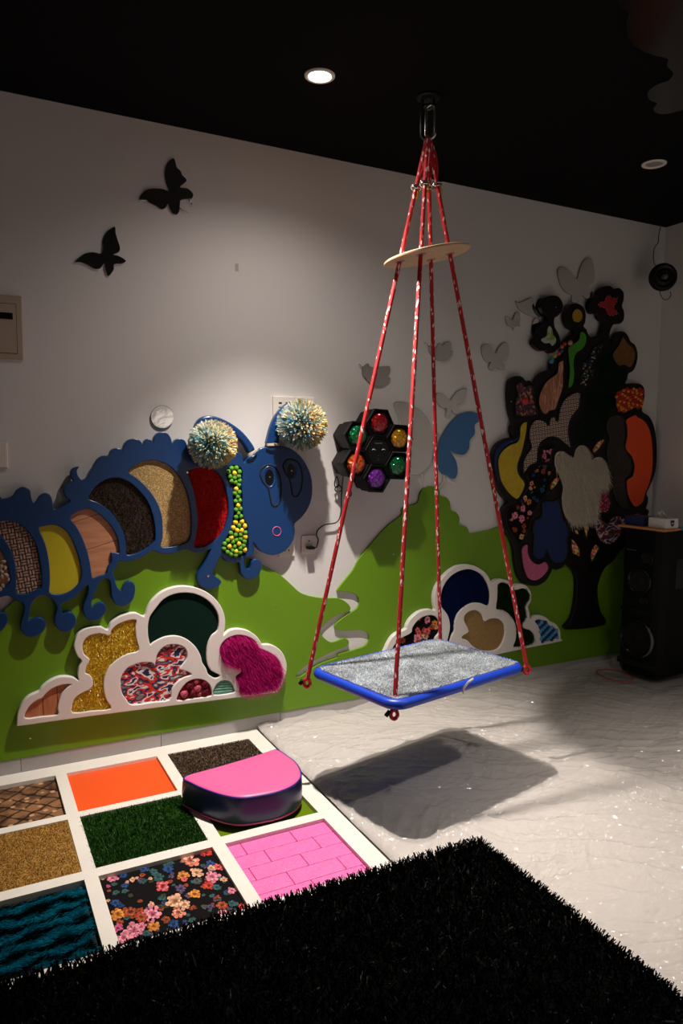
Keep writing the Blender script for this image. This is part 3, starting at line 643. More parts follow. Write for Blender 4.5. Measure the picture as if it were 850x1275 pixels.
# antennae: padded tapered stalks, cord binding, yarn pompom
def antenna(outline, bind, pc, pr, seed):
    an = board('antenna', [smooth(wl(cC(outline), YF-.004), 3)], YF-.010, YB, M['blue'], cat, .012, None, 3)
    a, b = [on_y(*p, YF-.012) for p in cC(bind)]
    for k in range(3):
        d = np.array([0, 0, .004*(k-1)])
        MB().tube([a+d+(b-a)*t+np.array([0, -.006*math.sin(math.pi*t), 0]) for t in np.linspace(0, 1, 6)], .0026, 6).done('cord_binding', M['tape_beige'], an, True)
    rng = np.random.default_rng(seed); n = 5200
    c = on_y(*cC([pc])[0], YF-.075); R = pr/5/F_PX*float((c-CAM)@fwd)
    d = rng.normal(size=(n, 3)); d /= np.linalg.norm(d, axis=1, keepdims=True)
    cols = np.array([(.82, .74, .50), (.85, .80, .66), (.72, .42, .12), (.25, .50, .56), (.12, .32, .44), (.82, .74, .38), (.85, .83, .76), (.45, .58, .50)])
    lump = (d@rng.normal(size=(3, 8))*.7+rng.normal(0, .9, (n, 8))).argmax(1)
    strands('yarn_pompom', c+d*R*.45, (0, 0, 0), R*.52, .0058, cols[lump], M['strand'], cat, (0, 0, -.06), 0, 2, FixedDir(d, rng), .0)
    core = ball_mesh('pompom_core', R*.68, M['tape_beige'], 16, 10); share('pompom_core', core, c, cat)
class FixedDir:                        # random source whose first normal draw is a given direction field
    def __init__(s, d, rng): s.d, s.r, s.first = d, rng, True
    def normal(s, *a, size=None, **k):
        if s.first: s.first = False; return s.d+s.r.normal(0, .22, s.d.shape)
        return s.r.normal(size=size)
    def random(s, n): return s.r.random(n)
antenna([(62, 225), (68, 188), (98, 152), (150, 137), (210, 148), (280, 180), (350, 230), (400, 285), (437, 345), (418, 362), (396, 372), (375, 335), (350, 300), (300, 255), (240, 222), (180, 200), (130, 205), (95, 240)], [(393, 384), (452, 350)], (172, 310), 140, 11)
antenna([(513, 322), (520, 260), (540, 190), (570, 130), (620, 75), (670, 48), (710, 45), (738, 62), (700, 90), (655, 125), (622, 175), (600, 230), (588, 275), (583, 320)], [(510, 320), (588, 316)], (730, 190), 146, 12)

# ================================================================ LEFT CLOUD
cl_px = cD([(6, 885), (8, 840), (15, 800), (40, 750), (80, 710), (140, 682), (160, 655), (210, 615), (270, 590), (330, 588), (370, 600), (390, 612), (385, 580), (390, 530), (410, 490), (385, 465), (365, 420), (362, 380), (380, 330), (420, 295), (480, 278), (530, 278), (570, 297), (590, 255), (640, 215), (700, 195), (750, 192), (798, 213), (815, 170), (835, 130), (858, 102)])
cl_px += cE([(50, 65), (100, 40), (160, 25), (220, 25), (290, 40), (350, 70), (400, 115), (435, 170), (452, 230), (450, 290), (442, 330), (480, 300), (530, 290), (590, 300), (640, 330), (670, 365), (685, 388), (730, 388), (780, 410), (815, 450), (835, 510), (830, 570), (805, 640), (780, 675), (758, 689), (600, 709), (400, 735), (200, 760), (0, 785)])+cD([(640, 812), (425, 840), (220, 868), (25, 895)])
k_wood = cD([(58, 848), (65, 800), (95, 760), (140, 730), (163, 722), (180, 700), (220, 665), (280, 640), (342, 636), (320, 655), (285, 695), (265, 745), (258, 790), (257, 826), (160, 838)])
k_gold = cD([(355, 813), (350, 770), (365, 725), (410, 690), (455, 670), (478, 640), (475, 600), (455, 575), (432, 565), (440, 520), (458, 480), (425, 450), (413, 400), (430, 355), (470, 328), (530, 320), (580, 333), (595, 300), (630, 265), (690, 240), (746, 236), (742, 280), (748, 350), (763, 425), (700, 445), (640, 475), (580, 530), (548, 600), (545, 670), (560, 730), (588, 788), (470, 802)])
k_camo = cD([(650, 630), (660, 580), (700, 530), (760, 505), (810, 498), (848, 502)])+cE([(14, 518), (20, 490), (30, 450), (60, 410), (100, 390), (150, 388), (195, 405), (215, 440), (210, 480), (182, 520), (170, 542), (200, 550), (235, 565), (240, 578), (200, 592), (150, 625), (120, 670), (105, 733), (0, 748)])+cD([(725, 764), (690, 735), (660, 690)])
k_felt = cE([(-20, 225), (0, 190), (30, 150), (70, 105), (130, 75), (200, 65), (270, 75), (340, 110), (390, 165), (412, 225), (405, 298), (370, 330), (345, 380), (335, 440), (340, 500), (365, 550), (420, 580), (390, 598), (347, 573), (335, 540), (310, 500), (300, 460), (270, 405), (220, 360), (160, 335), (100, 335), (50, 350), (0, 378), (-14, 388), (-26, 340), (-29, 280)])
k_fur = cE([(418, 430), (430, 385), (465, 350), (520, 330), (580, 335), (630, 360), (660, 408), (710, 430), (760, 460), (795, 510), (800, 570), (785, 620), (750, 660), (640, 680), (547, 690), (540, 640), (517, 590), (550, 560), (545, 527), (490, 518), (440, 490)])
k_rose = cE([(157, 738), (160, 700), (185, 655), (220, 620), (270, 603), (320, 610), (355, 640), (368, 680), (362, 710), (260, 724)])
k_mint = cE([(382, 703), (385, 660), (410, 625), (450, 610), (490, 625), (505, 660), (503, 688)])
c0 = on_y(190, 820, WALL_Y)
cl = empty('cloud_panel', (c0[0], YB, .25), 'white cloud cutout under the caterpillar with magenta fur and yellow tinsel fillings', 'wall panel', 'cloud panels on the green hill')
kh = {k: loop(v) for k, v in dict(wood=k_wood, gold=k_gold, camo=k_camo, felt=k_felt, fur=k_fur, rose=k_rose, mint=k_mint).items()}
board('cloud_frame', [loop(cl_px)]+list(kh.values()), YF, YB, M['white_board'], cl, .0042, None, 3)
planks(kh['wood'], [wl(cD([(172, 840), (164, 715)]), YI), wl(cD([(262, 830), (253, 640)]), YI)], M['wood_vert'], cl)
insert('tinsel_insert', kh['gold'], M['gold_tinsel'], cl)
pile_wall('tinsel', kh['gold'], 5000, .010, .0018, [(.85, .58, .02), (.95, .76, .10), (.5, .30, .01), (.75, .50, .02)], cl, .9, (0, 0, -.2), mat='tinsel', seed=5)
insert('camouflage_insert', kh['camo'], M['camo'], cl)
insert('felt_insert', kh['felt'], M['green_felt_dark'], cl)
insert('fur_backing', kh['fur'], plain('magenta backing', (.35, .01, .12), .9), cl)
pile_wall('magenta_fur', kh['fur'], 12000, .028, .0014, [(.58, .010, .20), (.42, .006, .13), (.70, .03, .29)], cl, .4, (.25, -.15, -.65), mat='strand', seed=6)
insert('rose_backing', kh['rose'], M['rose_dark'], cl)
def rose_mesh(name, mat):
    b = MB()
    for k, (r, h) in enumerate(((.016, .006), (.0125, .010), (.009, .013), (.0055, .015), (.0025, .016))):
        pr = [(r*.75, 0), (r, h*.6), (r*.96, h), (r*.78, h*.96), (r*.6, h*.5)]
        V, F = lathe_geo(pr, (0, 0, 0), (0, -1, 0), 12)
        V = [np.array([v[0]*(1+.10*math.sin(3*math.atan2(v[2], v[0])+k*1.7)), v[1], v[2]*(1+.10*math.sin(3*math.atan2(v[2], v[0])+k*1.7))]) for v in V]; b.add(V, F)
    me = bpy.data.meshes.new(name); me.from_pydata(b.V, [], b.F); me.materials.append(mat); me.polygons.foreach_set('use_smooth', [True]*len(me.polygons)); me.update(); return me
rp, rd = rose_mesh('felt_rose', M['rose_pink']), rose_mesh('felt_rose', M['rose_dark'])
for x, y, s, q in [(195, 695, 1.15, rp), (228, 645, 1.1, rd), (246, 690, 1.0, rd), (278, 660, 1.05, rp), (270, 618, .75, rp), (325, 630, 1.1, rd), (325, 680, 1.0, rd), (288, 697, .65, rp)]:
    share('felt_rose', q, on_y(*cE([(x, y)])[0], YI), cl, None, (s, s, s))
insert('mint_backing', kh['mint'], M['mint'], cl)
for k in range(6):                     # corrugated card ridges
    zz = [on_y(*p, YI) for p in cE([(376, 702-k*17), (508, 688-k*17)])]
    L = [(p[0], p[2]) for p in zz]; n = 12
    pts = [(L[0][0]+(L[1][0]-L[0][0])*i/n, L[0][1]+(L[1][1]-L[0][1])*i/n) for i in range(n+1)]
    pts = [p for p in pts if inside(kh['mint'], np.array([p[0]]), np.array([p[1]]))[0]]
    if len(pts) > 2: MB().tube([(p[0], YI-.001, p[1]) for p in pts], .0042, 8).done('ridge', M['mint'], cl, True)

# ================================================================ RIGHT CLOUD
cr_px = [(470, 845), (472, 826)]+cF([(0, 1090), (30, 1020), (80, 940), (140, 885), (250, 837), (270, 780), (320, 700), (400, 630), (480, 595), (560, 588), (618, 600), (605, 520), (605, 420), (630, 320), (690, 220), (770, 130), (850, 70)])
cr_px += cG([(160, 45), (210, 40), (260, 50), (310, 80), (340, 115), (360, 150), (390, 133), (430, 130), (470, 145), (500, 170), (530, 160), (570, 168), (600, 200), (608, 240), (600, 280), (587, 302), (597, 340), (600, 378), (620, 362), (660, 355), (700, 370), (725, 393), (760, 410), (785, 450), (790, 500), (787, 519), (560, 565), (400, 599), (200, 640), (0, 680), (-200, 720)])
m_flo = cF([(95, 1060), (130, 1010), (190, 950), (318, 882), (335, 820), (380, 750), (450, 690), (540, 662), (610, 670), (655, 710), (670, 790), (665, 880), (620, 940), (590, 1050), (540, 1150), (380, 1200), (90, 1230), (60, 1150)])
m_nav = cG([(48, 300), (45, 250), (55, 190), (90, 130), (140, 90), (200, 70), (250, 75), (300, 105), (335, 160), (350, 220), (345, 285), (330, 295), (290, 280), (240, 280), (190, 305), (150, 345), (130, 400), (128, 450), (110, 485), (95, 530), (85, 520), (100, 450), (100, 400), (85, 350)])
m_gold = cG([(190, 390), (195, 355), (225, 330), (265, 325), (300, 350), (317, 393), (350, 378), (400, 378), (435, 405), (445, 450), (435, 510), (400, 565), (340, 580), (280, 570), (240, 545), (210, 512), (177, 500), (182, 482), (215, 463), (212, 435)])
m_gra = cG([(400, 165), (430, 152), (465, 165), (492, 195), (520, 197), (560, 188), (592, 215), (595, 250), (575, 290), (570, 315), (578, 350), (570, 380), (553, 412), (562, 438), (600, 450), (625, 485), (620, 525), (580, 545), (530, 550), (497, 550), (510, 510), (515, 450), (500, 390), (465, 345), (425, 320), (390, 316), (395, 260), (398, 210)])
m_bal = cG([(630, 395), (650, 383), (690, 390), (715, 418), (750, 430), (770, 460), (772, 493), (720, 513), (669, 518), (665, 470), (650, 420)])
c0 = on_y(590, 770, WALL_Y)
cr = empty('cloud_panel', (c0[0], YB, .35), 'white cloud cutout behind the swing board with navy carpet and blue pompom fillings', 'wall panel', 'cloud panels on the green hill')
mh = {k: loop(v) for k, v in dict(flo=m_flo, nav=m_nav, gold=m_gold, gra=m_gra, bal=m_bal).items()}
board('cloud_frame', [loop(cr_px)]+list(mh.values()), YF, YB, M['white_board'], cr, .0042, None, 3)
insert('floral_insert', mh['flo'], M['print_base'], cr)
wall_floral(mh['flo'], 42, YI, cr, 21, ['coral', 'orange', 'blue', 'peach', 'rust', 'pink', 'teal', 'rust'], .012, .03)
insert('navy_carpet_insert', mh['nav'], M['navy_carpet'], cr)
pile_wall('navy_pile', mh['nav'], 4000, .008, .002, [(.004, .014, .09), (.003, .009, .05), (.007, .02, .12)], cr, .4, seed=8)
insert('gold_felt_insert', mh['gold'], M['gold_felt'], cr)
insert('turf_backing', mh['gra'], plain('turf backing', (.006, .02, .005), .9), cr)
pile_wall('turf_blades', mh['gra'], 5000, .020, .0024, [(.02, .06, .012), (.012, .04, .008), (.035, .085, .02)], cr, .6, (0, 0, -.1), seed=9)
insert('pompom_backing', mh['bal'], M['pom_navy'], cr)
grid_balls('pompom', mh['bal'], cr, YI, .013, .0205, [ball_mesh('pompom', .0128, M['pom_navy'], 10, 6, .04), ball_mesh('pompom', .0128, M['pom_sky'], 10, 6, .04)], lambda i, j: j % 2, .62)

# ================================================================ TREE
tr_px = cJ([(525, 1020), (560, 950), (580, 870), (590, 780), (590, 710), (575, 660), (545, 628), (520, 612), (500, 635), (460, 648), (438, 642), (430, 665), (395, 720), (340, 748), (280, 740), (235, 700), (215, 640), (205, 570), (200, 520), (180, 460), (150, 420), (125, 370), (115, 320), (130, 270), (150, 240)])
tr_px += cI([(165, 975), (130, 940), (90, 870), (68, 800), (60, 720), (70, 660), (100, 610), (150, 580), (190, 572), (182, 540), (185, 500), (193, 482), (175, 420), (165, 340), (165, 270), (175, 215), (210, 192), (250, 195), (272, 218), (300, 220), (326, 245), (345, 200), (380, 165), (428, 150)])
tr_px += cH([(132, 625), (138, 592), (170, 578), (203, 570), (205, 520), (215, 480), (250, 440), (275, 428), (272, 405), (240, 390), (218, 340), (222, 290), (250, 250), (290, 238), (330, 260), (347, 310), (342, 360), (333, 380), (352, 402), (362, 430), (385, 450), (410, 442), (438, 440), (450, 390), (455, 358), (430, 335), (415, 302), (390, 303), (370, 285), (365, 240), (385, 205), (423, 190), (430, 160), (460, 133), (500, 130), (522, 147), (555, 142), (582, 170), (582, 220), (572, 255), (585, 290), (583, 340), (560, 365), (525, 366), (505, 395), (495, 430), (495, 475), (507, 495), (520, 450), (550, 415), (585, 415), (610, 440), (625, 475), (655, 500), (670, 560), (660, 620), (640, 660), (612, 676), (605, 710), (594, 737), (640, 735), (690, 742), (712, 775), (710, 840), (697, 908), (740, 940), (770, 1000), (785, 1080)])
tr_px += cK([(688, 130), (685, 200), (670, 270), (640, 340), (625, 375), (635, 400), (630, 440), (622, 465), (640, 485), (610, 560), (560, 640), (500, 690), (450, 745), (412, 798), (370, 830), (335, 900), (320, 970), (325, 1040), (340, 1110), (365, 1190)])
fl_px = cH([(15, 470), (40, 442), (55, 430), (52, 390), (75, 357), (103, 345), (104, 318), (76, 282), (65, 245), (85, 210), (130, 190), (175, 195), (203, 235), (200, 280), (175, 315), (152, 332), (152, 380), (167, 410), (185, 450), (187, 500), (165, 530), (142, 547), (120, 545), (100, 530), (70, 535), (35, 515), (16, 492)])
c0 = on_y(720, 560, WALL_Y)
tree = empty('tree_panel', (c0[0], YB, .36), 'tall black tree cutout on the wall filled with many coloured textured patches', 'wall panel')
YT = YF                               # board front; patches sit in raised rims on it
board('trunk_and_crown', [loop(tr_px)], YT, YB, M['black_board'], tree, .004, None, 3)
board('flower_branch', [loop(fl_px)], YT, YB, M['black_board'], tree, .004, None, 3)
def patch(name, px, mat, rim=True, out=.003):
    lp = loop(px, YT); o = board(name, [lp], YT-out, YT+.002, mat, tree, .0006)
    if rim: tube_ring('patch_rim', lp, YT-.002, .0055, M['black_board'], o, 6)
    return lp, o
patch('speckled_patch', cI([(215, 240), (240, 230), (265, 255), (300, 245), (320, 265), (320, 320), (330, 380), (338, 430), (300, 445), (230, 445), (210, 430), (205, 360), (220, 310), (210, 270)]), M['speckle'])
share('red_bead', ball_mesh('red_bead', .020, plain('red bead', (.55, .03, .02), .35), 12, 8, 0, .6), on_y(*cI([(268, 348)])[0], YT-.008), tree, (math.pi/2, 0, 0), (1.25, 1, .8))
patch('brick_print_patch', cI([(470, 112), (485, 97), (507, 97), (505, 180), (503, 260), (480, 330), (455, 400), (420, 410), (390, 433), (360, 400), (348, 340), (365, 280), (400, 220), (455, 180), (468, 150)]), M['brick_print'])
patch('rattan_patch', cI([(252, 790), (255, 720), (280, 670), (305, 635), (290, 580), (292, 520), (320, 470), (360, 462), (390, 475), (411, 500), (422, 455), (445, 442), (468, 475), (480, 400), (510, 335), (560, 300), (603, 294), (608, 330), (600, 390), (560, 440), (540, 490), (535, 550), (550, 637), (520, 620), (470, 580), (420, 575), (370, 600), (345, 650), (338, 730), (300, 745), (262, 798)]), M['rattan_fine'])
patch('blue_patch', cI([(225, 560), (230, 505), (250, 480), (275, 476), (272, 530), (258, 600), (235, 670), (120, 850), (90, 800), (78, 740), (82, 670), (115, 620), (165, 595), (205, 585)]), M['navy_felt'], False, .002)
patch('yellow_felt_patch', cI([(252, 480), (277, 476), (275, 530), (262, 600), (245, 670), (220, 740), (225, 800), (265, 860), (240, 930), (210, 960), (160, 920), (115, 850), (97, 770), (97, 700), (127, 650), (175, 615), (215, 600), (230, 560), (232, 510)]), M['yellow_felt'], True, .0045)
lp, o = patch('pink_floral_patch', cI([(366, 700), (366, 650), (400, 622), (452, 622), (430, 660), (415, 723), (377, 727)]), M['print_base'])
wall_floral(lp, 16, YT-.003, tree, 31, ['pink', 'pink', 'magenta'], .010, .018)
lp, o = patch('floral_patch', cI([(280, 790), (350, 745), (410, 745), (438, 765), (428, 800), (418, 850), (398, 930), (368, 960), (338, 1010), (308, 1060), (298, 1120), (270, 1180), (230, 1228), (190, 1190), (152, 1120), (147, 1050), (167, 1010), (215, 985), (265, 920), (290, 860), (277, 812)]), M['print_base'])
wall_floral(lp, 26, YT-.003, tree, 32, ['rust', 'blue', 'teal', 'purple', 'orange'], .008, .017)
V, T, C = [], [], []; rng = np.random.default_rng(33)
for i, (x, y, r, k) in enumerate([(205, 1060, 30, 'pink'), (250, 1015, 26, 'pink'), (245, 1080, 28, 'pink'), (295, 1045, 20, 'pink'), (180, 1085, 12, 'pink'), (290, 975, 24, 'orange'), (265, 950, 20, 'peach'), (305, 860, 22, 'salmon'), (300, 890, 16, 'peach'), (378, 785, 22, 'rust'), (415, 795, 14, 'salmon'), (205, 1150, 20, 'rust'), (258, 1125, 20, 'rust'), (242, 1190, 24, 'peach'), (370, 900, 22, 'blue'), (320, 950, 18, 'blue')]):
    flower(V, T, C, on_y(*cI([(x, y)])[0], YT-.003), r/5/220, PAL[k], rng, np.array([1., 0, 0]), np.array([0, 0, 1.]), np.array([0, -1., 0]), .003+.0004*(i % 5))
stuff(tri_mesh('flower_print', np.array(V), np.array(T), M['print'], tree, np.array(C)))
for px in (cI([(420, 870), (450, 825), (478, 822), (474, 850), (430, 903)]), cI([(686, 642), (715, 600), (753, 582), (753, 605), (710, 663), (688, 670)]), cK([(152, 657), (175, 670), (205, 720), (203, 766), (180, 755), (157, 740)]), cK([(272, 740), (300, 687), (328, 710), (310, 745), (285, 793), (274, 788)]), cK([(227, 572), (258, 576), (254, 620), (248, 652), (236, 620)]), cK([(170, 600), (190, 595), (202, 630), (180, 625)])):
    patch('sequin_patch', px, M['rainbow'])
fur_px = cI([(452, 700), (462, 672), (485, 660), (515, 668), (565, 702), (582, 650), (610, 624), (643, 632), (663, 690), (672, 728), (700, 702), (738, 698), (763, 740), (776, 810), (765, 870), (710, 895), (705, 950), (697, 1030), (685, 1080), (640, 1090), (590, 1098), (535, 1090), (505, 1030), (495, 950), (503, 880), (475, 800), (453, 750)])
lp, o = patch('fur_patch', fur_px, plain('cream hide', (.8, .73, .62), .9), False)
pile_wall('white_fur', lp, 14000, .034, .0020, [(.85, .79, .68), (.76, .69, .58), (.9, .86, .78)], tree, .28, (0, -.05, -1.0), YT-.003, seed=34)
patch('navy_felt_patch', cJ([(370, 230), (400, 215), (445, 220), (468, 203), (485, 260), (500, 330), (530, 390), (538, 410), (525, 470), (530, 530), (510, 590), (470, 610), (432, 595), (400, 522), (385, 570), (350, 584), (317, 560), (315, 500), (320, 440), (312, 390), (330, 335), (365, 315), (372, 270)]), M['navy_felt'])
patch('pink_glitter_patch', cJ([(241, 520), (260, 492), (284, 489), (285, 540), (310, 590), (350, 610), (390, 592), (413, 630), (400, 665), (360, 705), (320, 718), (280, 700), (255, 640), (244, 570)]), M['pink_glitter'])
patch('pink_rosette_patch', cK([(322, 400), (332, 367), (378, 348), (390, 410), (398, 440), (375, 492), (322, 483)]), M['pink_dots'])
patch('camouflage_patch', cK([(297, 570), (307, 537), (340, 532), (378, 558), (402, 522), (440, 507), (500, 520), (558, 492), (578, 497), (573, 520), (520, 560), (470, 600), (450, 650), (400, 688), (360, 688), (322, 650)]), M['camo_dark'])
patch('green_felt_patch', cH([(232, 560), (232, 512), (265, 490), (295, 465), (306, 422), (325, 412), (348, 440), (346, 490), (325, 525), (282, 560), (270, 620), (275, 680), (262, 753), (232, 760), (241, 660)]), M['green_felt'])
lp, o = patch('glass_bead_patch', cH([(385, 520), (410, 497), (440, 484), (459, 487), (440, 530), (415, 580), (395, 620), (385, 680), (350, 738), (322, 752), (307, 735), (312, 690), (330, 660), (312, 630), (327, 602), (360, 580), (372, 545)]), M['black_hole'])
bm = [ball_mesh('glass_bead', .0058, plain('glass bead %d' % i, c, .1), 8, 5) for i, c in enumerate([(.02, .02, .025), (.45, .42, .38), (.02, .07, .15), (.03, .10, .03), (.25, .16, .05), (.01, .01, .012)])]
pts = sample_poly(lp, 90, np.random.default_rng(36))
for i, p in enumerate(pts): share('glass_bead', bm[i % 6], (p[0], YT-.005, p[1]), tree)
lp, o = patch('turf_patch', cH([(482, 517), (500, 520), (500, 560), (515, 600), (550, 640), (592, 650), (588, 690), (565, 735), (532, 760), (520, 820), (518, 880), (480, 930), (462, 1000), (450, 1060), (400, 1098), (330, 1108), (275, 1105), (272, 1040), (285, 980), (330, 930), (337, 850), (352, 780), (400, 740), (425, 690), (422, 620), (452, 550)]), plain('dark turf backing', (.004, .014, .003), .9), False)
pile_wall('turf_blades', lp, 6000, .014, .0022, [(.008, .035, .006), (.005, .022, .004), (.012, .045, .008)], tree, .6, (0, 0, -.1), YT-.003, seed=37)
patch('brown_felt_patch', cH([(575, 442), (600, 480), (640, 520), (653, 560), (640, 620), (615, 641), (580, 625), (545, 629), (517, 590), (510, 550), (540, 510), (560, 470)]), M['brown_felt'])
lp, o = patch('pompom_patch', cH([(532, 792), (580, 772), (640, 767), (688, 772), (696, 830), (688, 888), (640, 890), (580, 918), (537, 900), (527, 850)]), M['pom_red'])
grid_balls('pompom', lp, tree, YT-.002, .0095, .0175, [ball_mesh('pompom', .0098, M['pom_red'], 8, 5, .04), ball_mesh('pompom', .0102, M['pom_gold'], 8, 5, .04)], lambda i, j: int((i+(j if (i+2*j) % 8 < 4 else -j)) % 3 == 0), .35)
orange = cH([(592, 962), (650, 930), (665, 942), (708, 967), (743, 1030), (758, 1120), (762, 1200)])+cK([(659, 225), (640, 310), (615, 372), (609, 400), (598, 430), (560, 458), (532, 444), (502, 380), (493, 302), (507, 278), (532, 262), (543, 200), (523, 140), (486, 95)])+cH([(597, 1070), (597, 1010)])
patch('orange_patch', orange, M['orange_tree'])
brown = cH([(480, 960), (520, 932), (568, 942), (588, 1000), (588, 1080), (580, 1120)])+cK([(510, 140), (532, 200), (520, 252), (490, 290), (494, 380), (515, 448), (498, 473), (460, 460), (425, 400), (402, 310), (402, 250), (380, 170)])+cH([(475, 1130), (490, 1080), (472, 1020)])
patch('dark_brown_patch', brown, ramp_noise('dark brown mottled cloth', [(.35, (.014, .010, .007)), (.65, (.05, .035, .024))], 120, .9, bump=.4))
patch('ribbed_patch', cH(ellipse(290, 317, 36, 46, 20)), M['stripe_yellow'])
lp, o = patch('red_sequin_patch', cH([(421, 245), (440, 229), (460, 230), (468, 202), (490, 190), (505, 206), (538, 207), (530, 240), (516, 260), (538, 295), (534, 308), (500, 316), (481, 305), (465, 270), (432, 261)]), plain('red cloth', (.35, .012, .02), .6), False)
gb = ball_mesh('gold_stud', .0028, M['pom_gold'], 6, 4)
for i in range(0, len(lp), 2): share('gold_stud', gb, (lp[i][0], YT-.004, lp[i][1]), o)
patch('butterfly_patch', cH([(66, 465), (100, 440), (106, 402), (118, 380), (134, 402), (140, 435), (154, 450), (157, 480), (135, 503), (120, 485), (90, 487)]), M['white_cloth'], False)
# string of wooden beads
bcol = [(.55, .28, .14), (.62, .05, .03), (.65, .16, .03), (.03, .10, .35), (.70, .10, .03), (.62, .42, .05), (.08, .30, .06), (.04, .22, .38)]
bp = [(248, 484), (213, 490), (196, 508), (194, 535), (178, 550), (152, 565), (135, 580), (130, 598)]
for i, (p, c) in enumerate(zip(bp, bcol)):
    share('wooden_bead', ball_mesh('wooden_bead', .0155 if i in (0, 7) else .0118, plain('bead paint %d' % i, c, .4), 12, 8), on_y(*cH([p])[0], YT-.014), tree)
for p in cI([(180, 350), (183, 600)]): share('screw', me_screw, on_y(*p, YT), tree)
share('screw', me_screw, on_y(*cH([(160, 262)])[0], YT), tree)

# ================================================================ MIRROR BUTTERFLIES
cL, cM, cN = A5(85, 190), A5(440, 420), A5(590, 310)
YM = WALL_Y-.009
M['mirror_edge'] = plain('mirror edge with painted shade', (.03, .03, .03), .15)  # dark tone of the side faces stands for dark reflection and shadow
def edge_mat(o):
    me = o.data; me.materials.append(M['mirror_edge']); k = len(me.materials)-1
    for p in me.polygons:
        if abs(p.normal.y) < .75: p.material_index = k
    return o
def mirror(px, label, lines=(), tilt=0, k=3, mat='mirror', group='mirror butterflies on the wall', name='mirror_butterfly', cat_='wall decoration'):
    lp = smooth(wl(px, YM), k)
    if not lines:
        o = board(name, [lp], YM, YM+.0042, M[mat], None, .0014); edge_mat(o); tag(o, label, cat_, group); return o
    c = np.mean(np.array(lp), 0)
    e = empty(name, (c[0], YM, c[1]), label, cat_, group)
    edge_mat(board('wings', [lp], YM, YM+.0042, M[mat], e, .0014))
    for L in lines:
        MB().tube([(x, YM+.001, z) for x, z in wl(L, YM)], .0028, 6).done('antenna', M[mat], e, True)
    return e
mirror(cL([(655, 35), (668, 60), (675, 90), (700, 115), (710, 140), (735, 165), (730, 185), (697, 215), (740, 222), (770, 245), (778, 268), (765, 290), (745, 290), (702, 296), (695, 320), (692, 360), (675, 388), (645, 375), (628, 340), (618, 322), (605, 345), (580, 355), (550, 335), (530, 325), (500, 310), (485, 297), (450, 298), (443, 285), (460, 255), (490, 230), (540, 223), (590, 227), (625, 236), (610, 190), (602, 140), (608, 90), (625, 55)]), 'dark reflecting butterfly mirror highest on the wall, scalloped wings',
       [cL([(745, 288), (762, 305), (770, 322), (766, 338)]), cL([(695, 345), (712, 362), (728, 366), (742, 373)])])
mirror(cL([(292, 462), (295, 500), (310, 550), (322, 590), (315, 620), (282, 635), (310, 642), (345, 660), (358, 678), (330, 695), (287, 698), (283, 730), (250, 770), (232, 730), (223, 692), (200, 722), (165, 725), (120, 700), (80, 685), (40, 682), (70, 650), (110, 625), (160, 620), (205, 628), (218, 590), (215, 550), (235, 500), (265, 472)]), 'dark reflecting butterfly mirror with pointed wings, lower left of the other dark one')
mirror([(202+14.3*math.cos(a), 519+14.3*math.sin(a)) for a in np.linspace(0, 6.28, 24, False)], 'round mirror disc on the wall above the caterpillar', name='mirror_disc', group=None)
mirror(cM([(57, 190), (90, 162), (110, 185), (180, 182), (222, 180), (228, 205), (212, 240), (232, 260), (200, 290), (160, 305), (115, 295), (80, 260), (57, 235)]), 'small grey mirror butterfly on the wall above the party light', [cM([(32, 167), (44, 174), (60, 188)])])
mirror(cM([(468, 60), (490, 40), (510, 70), (530, 35), (555, 50), (570, 30), (605, 28), (608, 60), (600, 82), (620, 92), (600, 125), (560, 147), (510, 135), (475, 100)]), 'small mirror butterfly between the two middle swing ropes, highest there', [cM([(438, 33), (452, 38), (474, 58)])])
mirror(cM([(510, 370), (525, 345), (560, 355), (600, 390), (620, 365), (655, 330), (705, 318), (695, 350), (680, 400), (642, 425), (660, 455), (650, 475), (620, 470), (607, 452), (600, 485), (570, 490), (580, 442), (550, 440), (520, 405)]), 'small pale mirror butterfly just above the mirror wing with the blue reflection')
big = empty('mirror_butterfly', (on_y(535, 560, YM)[0], YM, 1.25), 'large mirror butterfly half behind the party light, one wing painted with a blue reflection', 'wall decoration', 'mirror butterflies on the wall')
sw_ = board('silver_wing', [smooth(wl(cM([(250, 420), (265, 402), (310, 402), (360, 420), (420, 455), (465, 510), (490, 580), (495, 650), (490, 740), (470, 800), (430, 840), (400, 857), (350, 850), (330, 790), (305, 740), (290, 620), (285, 520), (270, 470)]), YM), 3)], YM, YM+.0042, M['mirror'], big, .0014)
bw = board('blue_reflection_wing', [smooth(wl(cM([(527, 818), (522, 740), (537, 640), (567, 580), (610, 520), (660, 480), (720, 462), (780, 475), (803, 490), (790, 520), (755, 545), (755, 600), (725, 640), (720, 690), (690, 730), (640, 725), (602, 708), (635, 760), (648, 820), (640, 870), (615, 880), (570, 855), (550, 850)]), YM), 3)], YM, YM+.0042, M['mirror_blue_reflection'], big, .0014)
bw['label'] = 'right wing with a painted blue reflection'; edge_mat(bw); edge_mat(sw_)
board('butterfly_body', [smooth(wl(cM([(500, 830), (497, 760), (508, 690), (526, 600), (533, 612), (518, 690), (512, 760), (512, 830)]), YM), 3)], YM-.001, YM+.0042, M['mirror'], big, .0014)
for L in ([(418, 850), (422, 880), (432, 915), (446, 938), (456, 930), (442, 900), (434, 850)], [(552, 852), (560, 868), (556, 895), (536, 920), (526, 938), (540, 932), (566, 900), (572, 866)]):
    board('antenna', [smooth(wl(cM(L), YM), 2)], YM, YM+.0042, M['mirror'], big, .0008)
